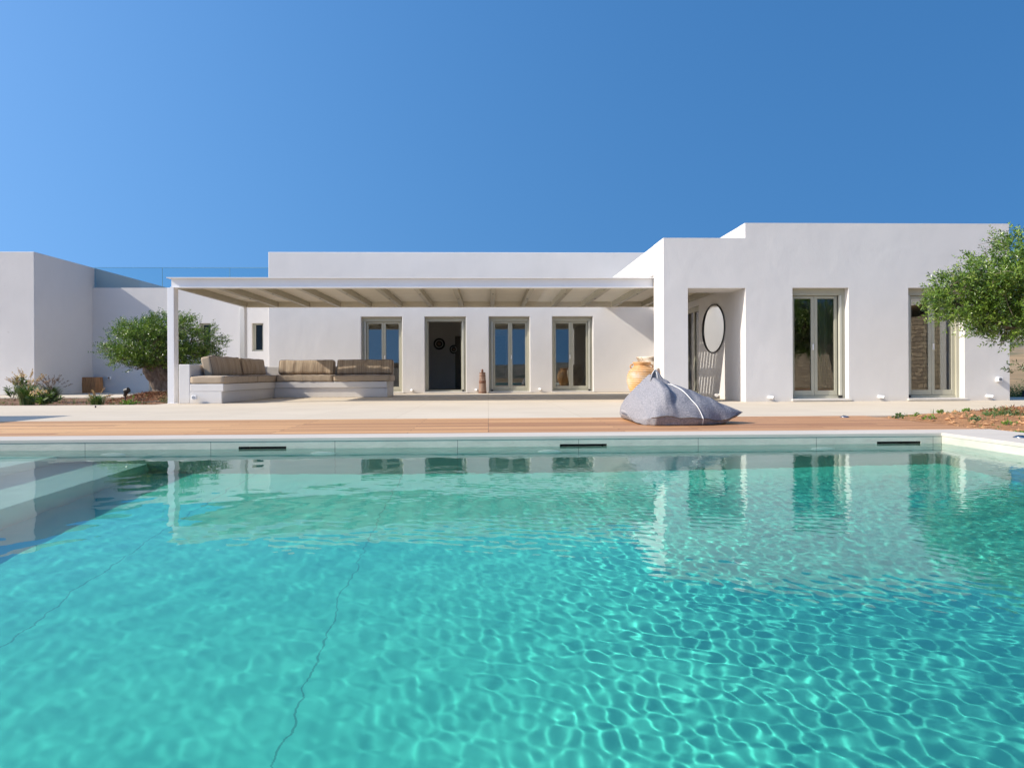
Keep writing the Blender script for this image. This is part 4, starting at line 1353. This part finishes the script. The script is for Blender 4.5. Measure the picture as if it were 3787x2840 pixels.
# drip irrigation hoses
def hose(pts, label):
    mb = MB(); P_ = []
    for a, b_ in zip(pts[:-1], pts[1:]):
        for k in range(8):
            t = k / 8; x = a[0] + (b_[0] - a[0]) * t; y = a[1] + (b_[1] - a[1]) * t
            z = float(bed_h(np.array([x]), np.array([y]))[0]) + 0.012 + 0.01 * math.sin(x * 5)
            P_.append((x, y + 0.05 * math.sin(x * 3), z))
    mb.tube(P_, 0.009, 6)
    tag(mb.build('irrigation_hose', M['black'], smooth=True), label, 'hose', 'black irrigation hoses in the left bed')


hose([(-13, 13.75), (-9.5, 13.65), (-6.6, 13.75)], 'black irrigation hose along the front edge of the left bed')
hose([(-9.4, 15.6), (-8.2, 15.2), (-6.6, 15.0)], 'black irrigation hose curving in front of the mulch mound')

# ------------------------------------------------------------------ vegetation
def leafcloud(P0, D, U, L, W):
    """diamond leaves: base P0, direction D, side U (all (n,3)), length L, width W (n,)"""
    n = len(P0)
    L = L[:, None]; W = W[:, None]
    a = P0; c = P0 + D * L; mid = P0 + D * L * 0.48
    nrm = np.cross(D, U)
    b_ = mid + U * W * 0.5 + nrm * W * 0.12; d = mid - U * W * 0.5 + nrm * W * 0.12
    V = np.stack([a, b_, c, d], 1).reshape(-1, 3)
    F = np.arange(4 * n).reshape(n, 4)
    return V, F


def unit(v):
    return v / np.maximum(np.linalg.norm(v, axis=1, keepdims=True), 1e-9)


def twigs(rg, base, dirs, tl, nleaf, L, W, spread=0.9, droop=0.0):
    """leaves in pairs along twigs; returns leaf arrays + tint + twig polylines"""
    n = len(base)
    P = []; Dd = []; Uu = []; LL = []; WW = []; TT_ = []
    tint0 = rg.uniform(0, 1, n)
    side = unit(np.cross(dirs, rg.normal(size=(n, 3))))
    other = np.cross(dirs, side)
    for k in range(nleaf):
        t = (k + 0.5 + rg.uniform(-0.3, 0.3, n)) / nleaf
        cur = dirs + np.array([0, 0, -droop]) * t[:, None]
        p = base + cur * (tl * t)[:, None]
        ang = (k % 2) * math.pi + (k // 2) * 1.7 + rg.uniform(-0.5, 0.5, n)
        sd = side * np.cos(ang)[:, None] + other * np.sin(ang)[:, None]
        d = unit(dirs * rg.uniform(0.5, 1.1, n)[:, None] + sd * spread + rg.normal(size=(n, 3)) * 0.18)
        u = unit(np.cross(d, rg.normal(size=(n, 3))))
        P.append(p); Dd.append(d); Uu.append(u)
        LL.append(L * rg.uniform(0.65, 1.15, n) * (1 - 0.35 * t)); WW.append(W * rg.uniform(0.8, 1.2, n))
        TT_.append(np.clip(tint0 * 0.55 + rg.uniform(0, 0.45, n) + 0.10 * (t - 0.5), 0, 1))
    V, F = leafcloud(np.concatenate(P), np.concatenate(Dd), np.concatenate(Uu), np.concatenate(LL), np.concatenate(WW))
    return V, F, np.concatenate(TT_)


def limb(mb, rg, a, b_, r0, r1, n=6, jit=0.06):
    a = Vector(a); b_ = Vector(b_); L = (b_ - a).length
    pts = []; rad = []
    off = Vector((0, 0, 0))
    for i in range(n + 1):
        t = i / n
        if 0 < i < n: off += Vector(rg.normal(size=3) * jit * L / n * 2)
        pts.append(a.lerp(b_, t) + off * math.sin(math.pi * t) + Vector((0, 0, 0.08 * L * math.sin(math.pi * t)))); rad.append(r0 + (r1 - r0) * t)
    mb.tube(pts, rad, 7)
    return pts


def olive_tree(name, loc, trunk, blobs, ntw, seed, label, L=0.060, W=0.018, tl=0.17, nleaf=12, gnarl=True, bare=14):
    rg = np.random.default_rng(seed)
    root = empty(name, loc, label, 'tree', 'gnarled olive trees')
    # trunk: knotty tapered column with bulges
    mb = MB(); pts, rads = trunk
    n = 36; P_ = []
    M_ = 26
    for i in range(M_ + 1):
        t = i / M_ * (len(pts) - 1); k = min(int(t), len(pts) - 2); f_ = t - k
        c_ = Vector(pts[k]).lerp(Vector(pts[k + 1]), f_); r_ = rads[k] * (1 - f_) + rads[k + 1] * f_
        for j in range(n):
            a = 2 * math.pi * j / n
            q = Vector((math.cos(a), math.sin(a), 0))
            w_ = mnoise.noise(Vector((math.cos(a) * 1.6 + seed, math.sin(a) * 1.6, c_.z * 2.4))) * 0.34 + mnoise.noise(Vector((math.cos(a) * 4, math.sin(a) * 4 + seed, c_.z * 4 + a))) * 0.16 + mnoise.noise(Vector((math.cos(a) * 9, math.sin(a) * 9, c_.z * 13))) * 0.06
            P_.append(c_ + q * r_ * (1 + w_))
    fs = [(i * n + j, i * n + (j + 1) % n, (i + 1) * n + (j + 1) % n, (i + 1) * n + j) for i in range(M_) for j in range(n)]
    fs.append(tuple(range(M_ * n, M_ * n + n)))
    mb.add(P_, fs)
    tops = Vector(pts[-1])
    tk = mb.build('trunk', M['bark'], root, smooth=True)
    mb = MB(); tipsl = []
    for (c_, r_, w_) in blobs:
        mid = Vector(c_)
        st_ = tops + Vector(rg.normal(size=3) * rads[-1] * 0.35)
        path = limb(mb, rg, st_ - Vector((0, 0, 0.1)), mid, rads[-1] * 0.30, 0.022, 7, 0.12)
        for q in range(6):
            d = rg.normal(size=3); d /= np.linalg.norm(d)
            e = mid + Vector((d[0] * r_[0], d[1] * r_[1], d[2] * r_[2])) * 0.85
            sp = path[int(rg.integers(3, 8))]
            p2 = limb(mb, rg, sp, e, 0.018, 0.006, 5, 0.12)
            for q2 in range(4):
                d2 = rg.normal(size=3); d2 /= np.linalg.norm(d2)
                limb(mb, rg, p2[int(rg.integers(2, 6))], Vector(p2[-1]) + Vector(d2 * 0.28 * max(r_)), 0.006, 0.0025, 3, 0.15)
    br_ = mb
    # leafy twigs: mostly on the outer shell of every clump, thinner inside
    Bs = []; Ds = []
    wsum = sum(w for _, _, w in blobs)
    for (c_, r_, w_) in blobs:
        k = int(ntw * w_ / wsum)
        c_ = np.array(c_); r_ = np.array(r_)
        # foliage gathers in uneven tufts over the clump's surface, with a thin fill between
        nt_ = max(5, int(k / 26))
        dc = unit(rg.normal(size=(nt_, 3)))
        cc = c_ + dc * r_ * rg.uniform(0.55, 1.08, (nt_, 1))
        cr = rg.uniform(0.09, 0.24, nt_)
        which = rg.integers(0, nt_, k)
        off = unit(rg.normal(size=(k, 3))) * (rg.uniform(0, 1, k) ** 0.5)[:, None] * cr[which][:, None] * np.array([1.15, 1.15, 0.8])
        p = cc[which] + off
        fill = rg.uniform(size=k) < 0.30
        d = unit(rg.normal(size=(k, 3)))
        p[fill] = (c_ + d * r_ * (rg.uniform(0.1, 1.0, k) ** 0.5)[:, None])[fill]
        o_ = unit(p - c_ + rg.normal(size=(k, 3)) * 0.08)
        dd = unit(o_ * np.array([1.0, 1.0, 0.7]) + np.array([0, 0, 0.38]) + rg.normal(size=(k, 3)) * 0.40)
        Bs.append(p); Ds.append(dd)
    Bs = np.concatenate(Bs); Ds = np.concatenate(Ds)
    # clumping: drop twigs in random pockets so that gaps open
    gap = np.ones(len(Bs), bool)
    for q in range(26):
        c_ = Bs[rg.integers(len(Bs))]
        gap &= ~((np.linalg.norm(Bs - c_, axis=1) < rg.uniform(0.09, 0.17)) & (rg.uniform(size=len(Bs)) < 0.8))
    Bs, Ds = Bs[gap], Ds[gap]
    tls = tl * rg.uniform(0.6, 1.5, len(Bs))
    V, F, T_ = twigs(rg, Bs, Ds, tls, nleaf, L, W)
    np_mesh('crown', V, F, M['olive'], root, False, T_)
    # thin bare twigs catching light
    br_.cur = 1
    for q in range(bare):
        i = int(rg.integers(len(Bs)))
        limb(br_, rg, Bs[i] - Ds[i] * 0.45, Bs[i] + Ds[i] * 0.12, 0.0045, 0.002, 4, 0.15)
    br_.build('branches', [M['bark'], M['twig']], root, smooth=True)
    return root


TY = 16.7
olive_tree('olive_tree', (-7.85, TY, 0.12), ([(-7.74, TY, 0.05), (-7.80, TY, 0.22), (-7.86, TY, 0.42), (-7.90, TY, 0.62), (-7.95, TY, 0.80)], [0.33, 0.24, 0.26, 0.34, 0.30]),
           [((-8.25, TY - 0.25, 1.38), (0.62, 0.7, 0.42), 3.2), ((-7.65, TY, 1.60), (0.62, 0.8, 0.42), 3.2), ((-7.15, TY, 1.35), (0.55, 0.7, 0.48), 2.6),
            ((-8.80, TY - 0.1, 1.13), (0.46, 0.45, 0.20), 1.3), ((-8.30, TY - 0.5, 0.98), (0.48, 0.4, 0.24), 1.3), ((-7.95, TY - 0.55, 1.20), (0.5, 0.4, 0.35), 1.6),
            ((-6.82, TY - 0.1, 1.10), (0.32, 0.45, 0.24), 1.0), ((-8.45, TY + 0.3, 1.62), (0.40, 0.5, 0.24), 1.1), ((-7.25, TY - 0.3, 0.95), (0.45, 0.4, 0.30), 1.2), ((-8.05, TY - 0.5, 0.78), (0.28, 0.25, 0.14), 0.35)],
           4300, 5, 'round olive tree with thick gnarled trunk behind the left pergola post')
BX, BYY = 8.55, 9.9
olive_tree('olive_tree', (BX + 0.3, BYY, 0.1), ([(BX + 0.35, BYY, 0.0), (BX + 0.30, BYY, 0.35), (BX + 0.25, BYY, 0.7), (BX + 0.2, BYY, 1.05)], [0.34, 0.26, 0.28, 0.32]),
           [((7.55, BYY, 1.72), (0.72, 0.75, 0.46), 3.0), ((8.25, BYY, 2.15), (0.85, 0.85, 0.50), 3.0), ((8.1, BYY - 0.4, 1.50), (0.80, 0.6, 0.50), 3.0),
            ((6.98, BYY, 1.78), (0.40, 0.45, 0.26), 1.2), ((7.05, BYY - 0.1, 1.50), (0.30, 0.35, 0.20), 0.7), ((7.55, BYY - 0.2, 1.22), (0.42, 0.45, 0.26), 1.1), ((9.1, BYY, 1.9), (0.8, 0.8, 0.6), 1.6), ((7.95, BYY - 0.6, 1.9), (0.55, 0.4, 0.4), 1.5)],
           4600, 9, 'olive tree with spreading crown cut off by the right edge of the photo', L=0.072, W=0.019, tl=0.19, nleaf=13, bare=30)
# a low drooping branch of the right tree is a shoot of its own from the mound
rg = np.random.default_rng(77)
root = empty('olive_shoot', (7.3, 8.4, 0.1), 'dark low olive shoot poking in from the right edge above the soil mound', 'plant')
mb = MB(); limb(mb, rg, (7.35, 8.4, 0.02), (6.95, 8.35, 0.62), 0.014, 0.006, 6); limb(mb, rg, (7.2, 8.4, 0.55), (6.60, 8.3, 0.66), 0.008, 0.003, 5); mb.build('stem', M['bark'], root, smooth=True)
k = 26
P0 = np.stack([rg.uniform(6.62, 7.3, k), rg.uniform(8.2, 8.5, k), rg.uniform(0.54, 0.70, k)], 1)
V, F, T_ = twigs(rg, P0, unit(np.stack([-np.ones(k), rg.normal(size=k) * 0.3, rg.uniform(-0.9, 0.6, k)], 1)), rg.uniform(0.08, 0.14, k), 9, 0.06, 0.014)
np_mesh('foliage', V, F, M['olive'], root, False, T_ * 0.4)


def blades(rg, c, n, h, spread, w, lean=0.55, base=0.06):
    """arching strips"""
    V = []; F = []; T_ = []
    S = 5
    for i in range(n):
        a = rg.uniform(0, 6.28); d = np.array([math.cos(a), math.sin(a), 0]); sd = np.array([-d[1], d[0], 0])
        p0 = np.array(c) + d * rg.uniform(0, base) ; hh = h * rg.uniform(0.5, 1.1); sp = spread * rg.uniform(0.3, 1.0)
        t0 = rg.uniform(0, 1); b0 = len(V)
        for s in range(S + 1):
            t = s / S
            p = p0 + np.array([0, 0, 1]) * hh * math.sin(t * math.pi * 0.5 * (1 + 0.35 * lean)) + d * sp * t ** 1.7
            ww = w * (1 - t) ** 0.6 * 0.5 + 0.0006
            V.append(p + sd * ww); V.append(p - sd * ww)
        for s in range(S):
            F.append((b0 + 2 * s, b0 + 2 * s + 1, b0 + 2 * s + 3, b0 + 2 * s + 2)); T_.append(t0)
    return np.array(V), np.array(F), np.array(T_)


def plumes(rg, c, n, h, spread, m_, root, tilt=0.4, big=1.0):
    sm = MB(); V = []; F = []; T_ = []
    for i in range(n):
        a = rg.uniform(0, 6.28); d = Vector((math.cos(a), math.sin(a) * 0.6, 0)); hh = h * rg.uniform(0.5, 1.08); sp = spread * rg.uniform(0.15, 1.15)
        pts = [Vector(c) + d * 0.03 + Vector((0, 0, hh * math.sin(t * 1.35)))* 1.0 + d * sp * t ** 1.6 for t in [k / 7 for k in range(8)]]
        sm.tube(pts, 0.0022, 4)
        a_, b_ = pts[-2], pts[-1] + (pts[-1] - pts[-3]).normalized() * 0.07 * big
        ax = (b_ - a_)
        k = 46
        tt = rg.uniform(0, 1, k); base_ = np.array(a_) + np.array(ax) * tt[:, None]
        dd = unit(rg.normal(size=(k, 3)) + np.array(ax.normalized()) * 0.9)
        v, f, = leafcloud(base_, dd, unit(np.cross(dd, rg.normal(size=(k, 3)))), (0.019 * big * (1 - 0.4 * tt)), np.full(k, 0.006 * big))
        F.append(f + sum(len(x) for x in V)); V.append(v); T_.append(np.full(k, rg.uniform(0, 1)))
    sm.build('stems', M['twig'], root)
    np_mesh('plumes', np.concatenate(V), np.concatenate(F), m_, root, False, np.concatenate(T_))


def fountain_grass(c, h, spread, n, npl, seed, label, dark=False, hp=None):
    rg = np.random.default_rng(seed)
    root = empty('fountain_grass', c, label, 'grass clump', 'fountain grasses in the left bed')
    V, F, T_ = blades(rg, c, n, h, spread, 0.010, base=0.13)
    np_mesh('blades', V, F, M['darkgrass' if dark else 'grassleaf'], root, False, T_)
    plumes(rg, c, npl, hp or h * 1.15, spread * 0.9, M['darkplume' if dark else 'plume'], root, big=1.9)


fountain_grass((-9.22, 14.0, -0.02), 0.38, 0.34, 620, 22, 31, 'green fountain grass with tall upright pink plumes in the left bed', hp=0.60)
fountain_grass((-10.0, 16.0, -0.02), 0.32, 0.32, 380, 26, 32, 'dark fountain grass with purple plumes in front of the annex wall', True, hp=0.52)
fountain_grass((-7.72, 13.75, -0.02), 0.20, 0.24, 260, 9, 33, 'small sparse grass clump with a few pink plumes near the wooden stool', hp=0.26)


def oleander(c, stems, seed, label, flower_at):
    rg = np.random.default_rng(seed)
    root = empty('oleander', c, label, 'shrub', 'flowering oleanders in the left bed')
    mb = MB(); Vs = []; Fs = []; Ts = []
    for (p0, p1, nl) in stems:
        a, b_ = Vector(p0), Vector(p1)
        pts = limb(mb, rg, a, b_, 0.009, 0.004, 5, 0.08)
        k = int(nl * 1.6)
        tt = rg.uniform(0.15, 1.0, k)
        base_ = np.array(a) + (np.array(b_) - np.array(a)) * tt[:, None]
        ax = np.array((b_ - a).normalized())
        d = unit(rg.normal(size=(k, 3)) * np.array([1, 1, 0.5]) + ax * 0.75 + np.array([0, 0, 0.15]))
        v, f = leafcloud(base_, d, unit(np.cross(d, rg.normal(size=(k, 3)))), rg.uniform(0.09, 0.15, k), np.full(k, 0.024))
        Fs.append(f + sum(len(x) for x in Vs)); Vs.append(v); Ts.append(rg.uniform(0, 1, k))
    mb.build('stems', M['twig'], root)
    np_mesh('leaves', np.concatenate(Vs), np.concatenate(Fs), M['oleander'], root, False, np.concatenate(Ts))
    k = 55 * len(flower_at)
    cc = np.array([flower_at[i % len(flower_at)] for i in range(k)]) + rg.normal(size=(k, 3)) * np.array([0.042, 0.042, 0.026])
    d = unit(rg.normal(size=(k, 3)) + np.array([0, -0.3, 0.5]))
    v, f = leafcloud(cc, d, unit(np.cross(d, rg.normal(size=(k, 3)))), rg.uniform(0.018, 0.032, k), np.full(k, 0.022))
    np_mesh('flowers', v, f, M['petal'], root, False, rg.uniform(0, 1, k))


oleander((-11.55, 17.0, 0.0), [((-11.55, 17, 0), (-11.28, 17, 0.50), 60), ((-11.5, 17, 0.1), (-11.22, 16.95, 0.42), 46), ((-11.52, 17, 0.25), (-11.42, 17, 0.50), 40), ((-11.58, 17, 0), (-11.66, 17, 0.24), 34), ((-11.4, 17, 0.25), (-11.12, 17, 0.36), 24)], 41,
         'tall leaning oleander with peach flowers at the left edge of the bed', [(-11.24, 16.95, 0.56), (-11.36, 17, 0.57), (-11.10, 16.95, 0.44)])
oleander((-8.72, 13.65, 0.0), [((-8.72, 13.65, 0), (-8.70, 13.6, 0.24), 60), ((-8.72, 13.65, 0), (-8.52, 13.6, 0.18), 50), ((-8.72, 13.65, 0), (-8.92, 13.6, 0.14), 44), ((-8.72, 13.65, 0), (-8.62, 13.5, 0.10), 40), ((-8.7, 13.65, 0), (-8.40, 13.7, 0.12), 36)], 42,
         'low spreading oleander with cream blossoms at the front of the bed', [(-8.76, 13.6, 0.28), (-8.66, 13.6, 0.25), (-8.82, 13.6, 0.22)])


def leafy(name, c, r_, h, n, m_, seed, label, cat, group=None, L=0.05, W=0.022, up=0.5):
    rg = np.random.default_rng(seed)
    root = empty(name, c, label, cat, group)
    k = n
    d = unit(rg.normal(size=(k, 3)) * np.array([1, 1, 0.6]) + np.array([0, 0, 0.35]))
    d[:, 2] = np.abs(d[:, 2])
    p = np.array(c) + d * np.array([r_, r_, h]) * rg.uniform(0.15, 0.8, k)[:, None]
    V, F, T_ = twigs(rg, p, unit(d + np.array([0, 0, up])), np.full(k, min(r_, h) * 0.35), 6, L, W)
    np_mesh('leaves', V, F, m_, root, False, T_)
    mb = MB()
    for i in range(min(k, 14)):
        mb.tube([c, Vector(p[i])], [0.005, 0.002], 5)
    mb.build('stems', M['twig'], root)
    return root


leafy('shrub', (-7.07, 13.72, -0.01), 0.17, 0.20, 34, M['bright'], 51, 'young bright green shrub at the front of the bed near the spotlight', 'shrub')
leafy('shrub', (-6.62, 14.3, -0.01), 0.13, 0.24, 40, M['oleander'], 52, 'pale green shrub tucked against the left pergola post', 'shrub', L=0.03, W=0.010)
leafy('weed', (-8.5, 16.9, 0.0), 0.3, 0.10, 26, M['grassleaf'], 53, 'flat green weeds on the mulch left of the olive trunk', 'weeds', L=0.03, W=0.010)
# right bed
leafy('low_shrub', (6.40, 7.45, 0.0), 0.38, 0.20, 520, M['darkgrass'], 54, 'dense low dark green shrub on the soil mound at the right edge', 'shrub', L=0.045, W=0.011)
leafy('low_shrub', (5.98, 7.75, 0.0), 0.26, 0.15, 260, M['grassleaf'], 55, 'smaller dark green shrub left of the dense one on the soil mound', 'shrub', L=0.040, W=0.010)
wl_ = [('at the deck corner', 4.98, 8.15), ('just behind the deck edge', 5.12, 7.75), ('at the left foot of the soil mound', 5.33, 8.35), ('in the middle of the ochre soil', 5.36, 7.35), ('beside the coping in front of the mound', 5.50, 7.02),
       ('by the terrace riser left of the mound', 5.75, 8.45), ('in the ochre soil under the dense shrub', 5.74, 6.90), ('near the steel light on the coping', 5.02, 6.25), ('high on the ochre mound near the terrace', 5.95, 8.30), ('behind the deck corner weeds', 5.22, 8.5)]
for i, (w_, x, y) in enumerate(wl_):
    z = float(bed2_h(np.array([x]), np.array([y]))[0])
    leafy('weed', (x, y, z), 0.075, 0.045, 12, M['bright' if i % 3 else 'grassleaf'], 60 + i, 'small green weed ' + w_, 'weeds', 'green weeds on the ochre soil', L=0.035, W=0.016, up=0.1)
for i, (x, y, s, r_, lb) in enumerate(((13.6, 17.2, 0.42, 0.9, 'green bush beyond the right end of the villa, nearest the wall'), (14.9, 18.2, 0.5, 1.1, 'green bush beyond the villa at the right edge of the photo'), (12.2, 18.6, 0.35, 0.9, 'green bush hidden behind the right end of the villa'), (14.2, 15.8, 0.15, 0.6, 'flat green bush in front of the others beyond the villa'))):
    leafy('bush', (x, y, -0.2), r_, s, 420, M['oleander'], 80 + i, lb, 'bush', 'green bushes beyond the right end of the villa', L=0.06, W=0.02)

# stones and clods on the ochre soil, mulch chips (uncountable)
def scatter(name, n, xr, yr, hf, smin, smax, mat, seed, flat=0.6, mask=None):
    rg = np.random.default_rng(seed)
    x = rg.uniform(*xr, n); y = rg.uniform(*yr, n)
    if mask is not None:
        k = mask(x, y); x, y = x[k], y[k]
    n = len(x); z = hf(x, y)
    s = smin * (smax / smin) ** (rg.uniform(0, 1, n) ** 2.2)
    ico = np.array([(0, 0, 1), (0.9, 0, 0.1), (0.25, 0.85, 0), (-0.75, 0.5, 0.1), (-0.7, -0.5, 0), (0.3, -0.85, 0.05), (0, 0, -0.7)])
    fc = np.array([(0, 1, 2), (0, 2, 3), (0, 3, 4), (0, 4, 5), (0, 5, 1), (6, 2, 1), (6, 3, 2), (6, 4, 3), (6, 5, 4), (6, 1, 5)])
    V = ico[None] * rg.uniform(0.6, 1.3, (n, 7, 3)) * s[:, None, None] * np.array([1, 1, flat])
    a = rg.uniform(0, 6.28, n); ca, sa = np.cos(a)[:, None], np.sin(a)[:, None]
    V = np.stack([V[..., 0] * ca - V[..., 1] * sa, V[..., 0] * sa + V[..., 1] * ca, V[..., 2]], -1)
    V = V + np.stack([x, y, z + s * 0.15], 1)[:, None, :]
    F = fc[None] + (np.arange(n) * 7)[:, None, None]
    o = np_mesh(name, V.reshape(-1, 3), F.reshape(-1, 3), mat, None, False)
    tag(o, kind='stuff')
    return o


o = scatter('soil_clods', 3200, (4.93, 8.5), (4.5, 8.66), bed2_h, 0.006, 0.045, M['clod'], 91); tag(o, 'ochre clods and pebbles scattered over the soil right of the pool', 'clods')
o = scatter('soil_clods', 2600, (-13, -6.5), (13.4, 18.2), bed_h, 0.006, 0.030, M['soil'], 92); tag(o, 'brown crumbs of soil in the bed left of the pergola', 'clods')
rg = np.random.default_rng(93); k = 5200
x = rg.normal(-7.75, 0.55, k); y = rg.normal(16.3, 0.65, k); z = bed_h(x, y) + rg.uniform(0, 0.03, k)
d = unit(rg.normal(size=(k, 3)) * np.array([1, 1, 0.35])); ok = (y < 18.2) & (x < -6.45)
v, f = leafcloud(np.stack([x, y, z], 1)[ok], d[ok], unit(np.cross(d, rg.normal(size=(k, 3))))[ok], rg.uniform(0.03, 0.09, k)[ok], np.full(ok.sum(), 0.014))
tag(np_mesh('mulch', v, f, M['mulch'], None, False, rg.uniform(0, 1, ok.sum())), 'reddish bark mulch heaped round the olive trunk', 'mulch', kind='stuff')
k = 3000
x = 7.1 + rg.normal(size=k) * 0.7; y = 8.1 + rg.normal(size=k) * 0.4; z = bed2_h(x, y) + rg.uniform(0, 0.02, k); ok = (y < 8.65) & (x > 6.0)
d = unit(rg.normal(size=(k, 3)) * np.array([1, 1, 0.35]))
v, f = leafcloud(np.stack([x, y, z], 1)[ok], d[ok], unit(np.cross(d, rg.normal(size=(k, 3))))[ok], rg.uniform(0.03, 0.07, k)[ok], np.full(ok.sum(), 0.012))
tag(np_mesh('mulch', v, f, M['mulch'], None, False, rg.uniform(0, 1, ok.sum())), 'reddish mulch on top of the soil mound at the right', 'mulch', kind='stuff')
# thin dry grass in both beds
def tufts(name, pts, hf, n, h, mat, seed, label):
    rg = np.random.default_rng(seed); Vs = []; Fs = []; Ts = []; b0 = 0
    for (x, y) in pts:
        z = float(hf(np.array([x]), np.array([y]))[0])
        V, F, T_ = blades(rg, (x, y, z - 0.005), n, h * rg.uniform(0.5, 1.3), h * 0.6, 0.004, base=0.03)
        Vs.append(V); Fs.append(F + b0); Ts.append(T_); b0 += len(V)
    tag(np_mesh(name, np.concatenate(Vs), np.concatenate(Fs), mat, None, False, np.concatenate(Ts)), label, 'grass', kind='stuff')


rg = np.random.default_rng(5)
tufts('sparse_grass', [(rg.uniform(-12.5, -6.6), rg.uniform(13.5, 18.1)) for i in range(120)], bed_h, 7, 0.07, M['grassleaf'], 94, 'sparse thin grass sprouting in the left bed')
tufts('sparse_grass', [(rg.uniform(5.1, 8), rg.uniform(6.6, 8.6)) for i in range(90)], bed2_h, 6, 0.05, M['grassleaf'], 95, 'sparse thin grass sprouting on the ochre soil')

# ------------------------------------------------------------------ behind the camera: what the panes and mirror show; at left an added shadow caster
sw = empty('dry_stone_wall', (16, -6, 0), 'tall dry stone wall behind the photographer, seen only mirrored in the wing doors', 'wall')
mb = MB(); mb.box(15.0, 15.5, -18, 4.4, -0.3, 2.5); mb.build('masonry', M['drystone'], sw, bevel=0.02)
pv = empty('far_pavilion', (18, -8, 0), 'white flat-roofed pavilion over the stone wall, seen only mirrored in the wing doors', 'pavilion')
mb = MB(); mb.box(14.6, 24, -19, 5.2, 2.85, 3.35); mb.build('roof', M['plaster'], pv, bevel=0.02)
mb = MB(); mb.box(14.65, 14.95, 4.8, 5.1, -0.2, 2.849); mb.build('column', M['plaster'], pv, bevel=0.01)
ps = empty('added_sunblocker', (-10.9, 7.6, 0), 'square parasol added out of view at left, to throw a shadow on the deck', 'sunblocker')
mb = MB(); mb.tube([(-10.9, 7.6, -0.0), (-10.9, 7.6, 2.7)], 0.03, 12); mb.build('pole', M['whitemetal'], ps, smooth=True)  # canopy and pole are invented and unseen, only there to cast the shadow
mb = MB(); vs = [(-12.5, 6.0, 2.45), (-9.25, 6.0, 2.45), (-9.25, 9.02, 2.45), (-12.5, 9.02, 2.45), (-10.9, 7.6, 2.85)]
mb.add(vs, [(0, 1, 4), (1, 2, 4), (2, 3, 4), (3, 0, 4)]); c_ = mb.build('canopy', M['plain'], ps); s = c_.modifiers.new('thickness', 'SOLIDIFY'); s.thickness = 0.01
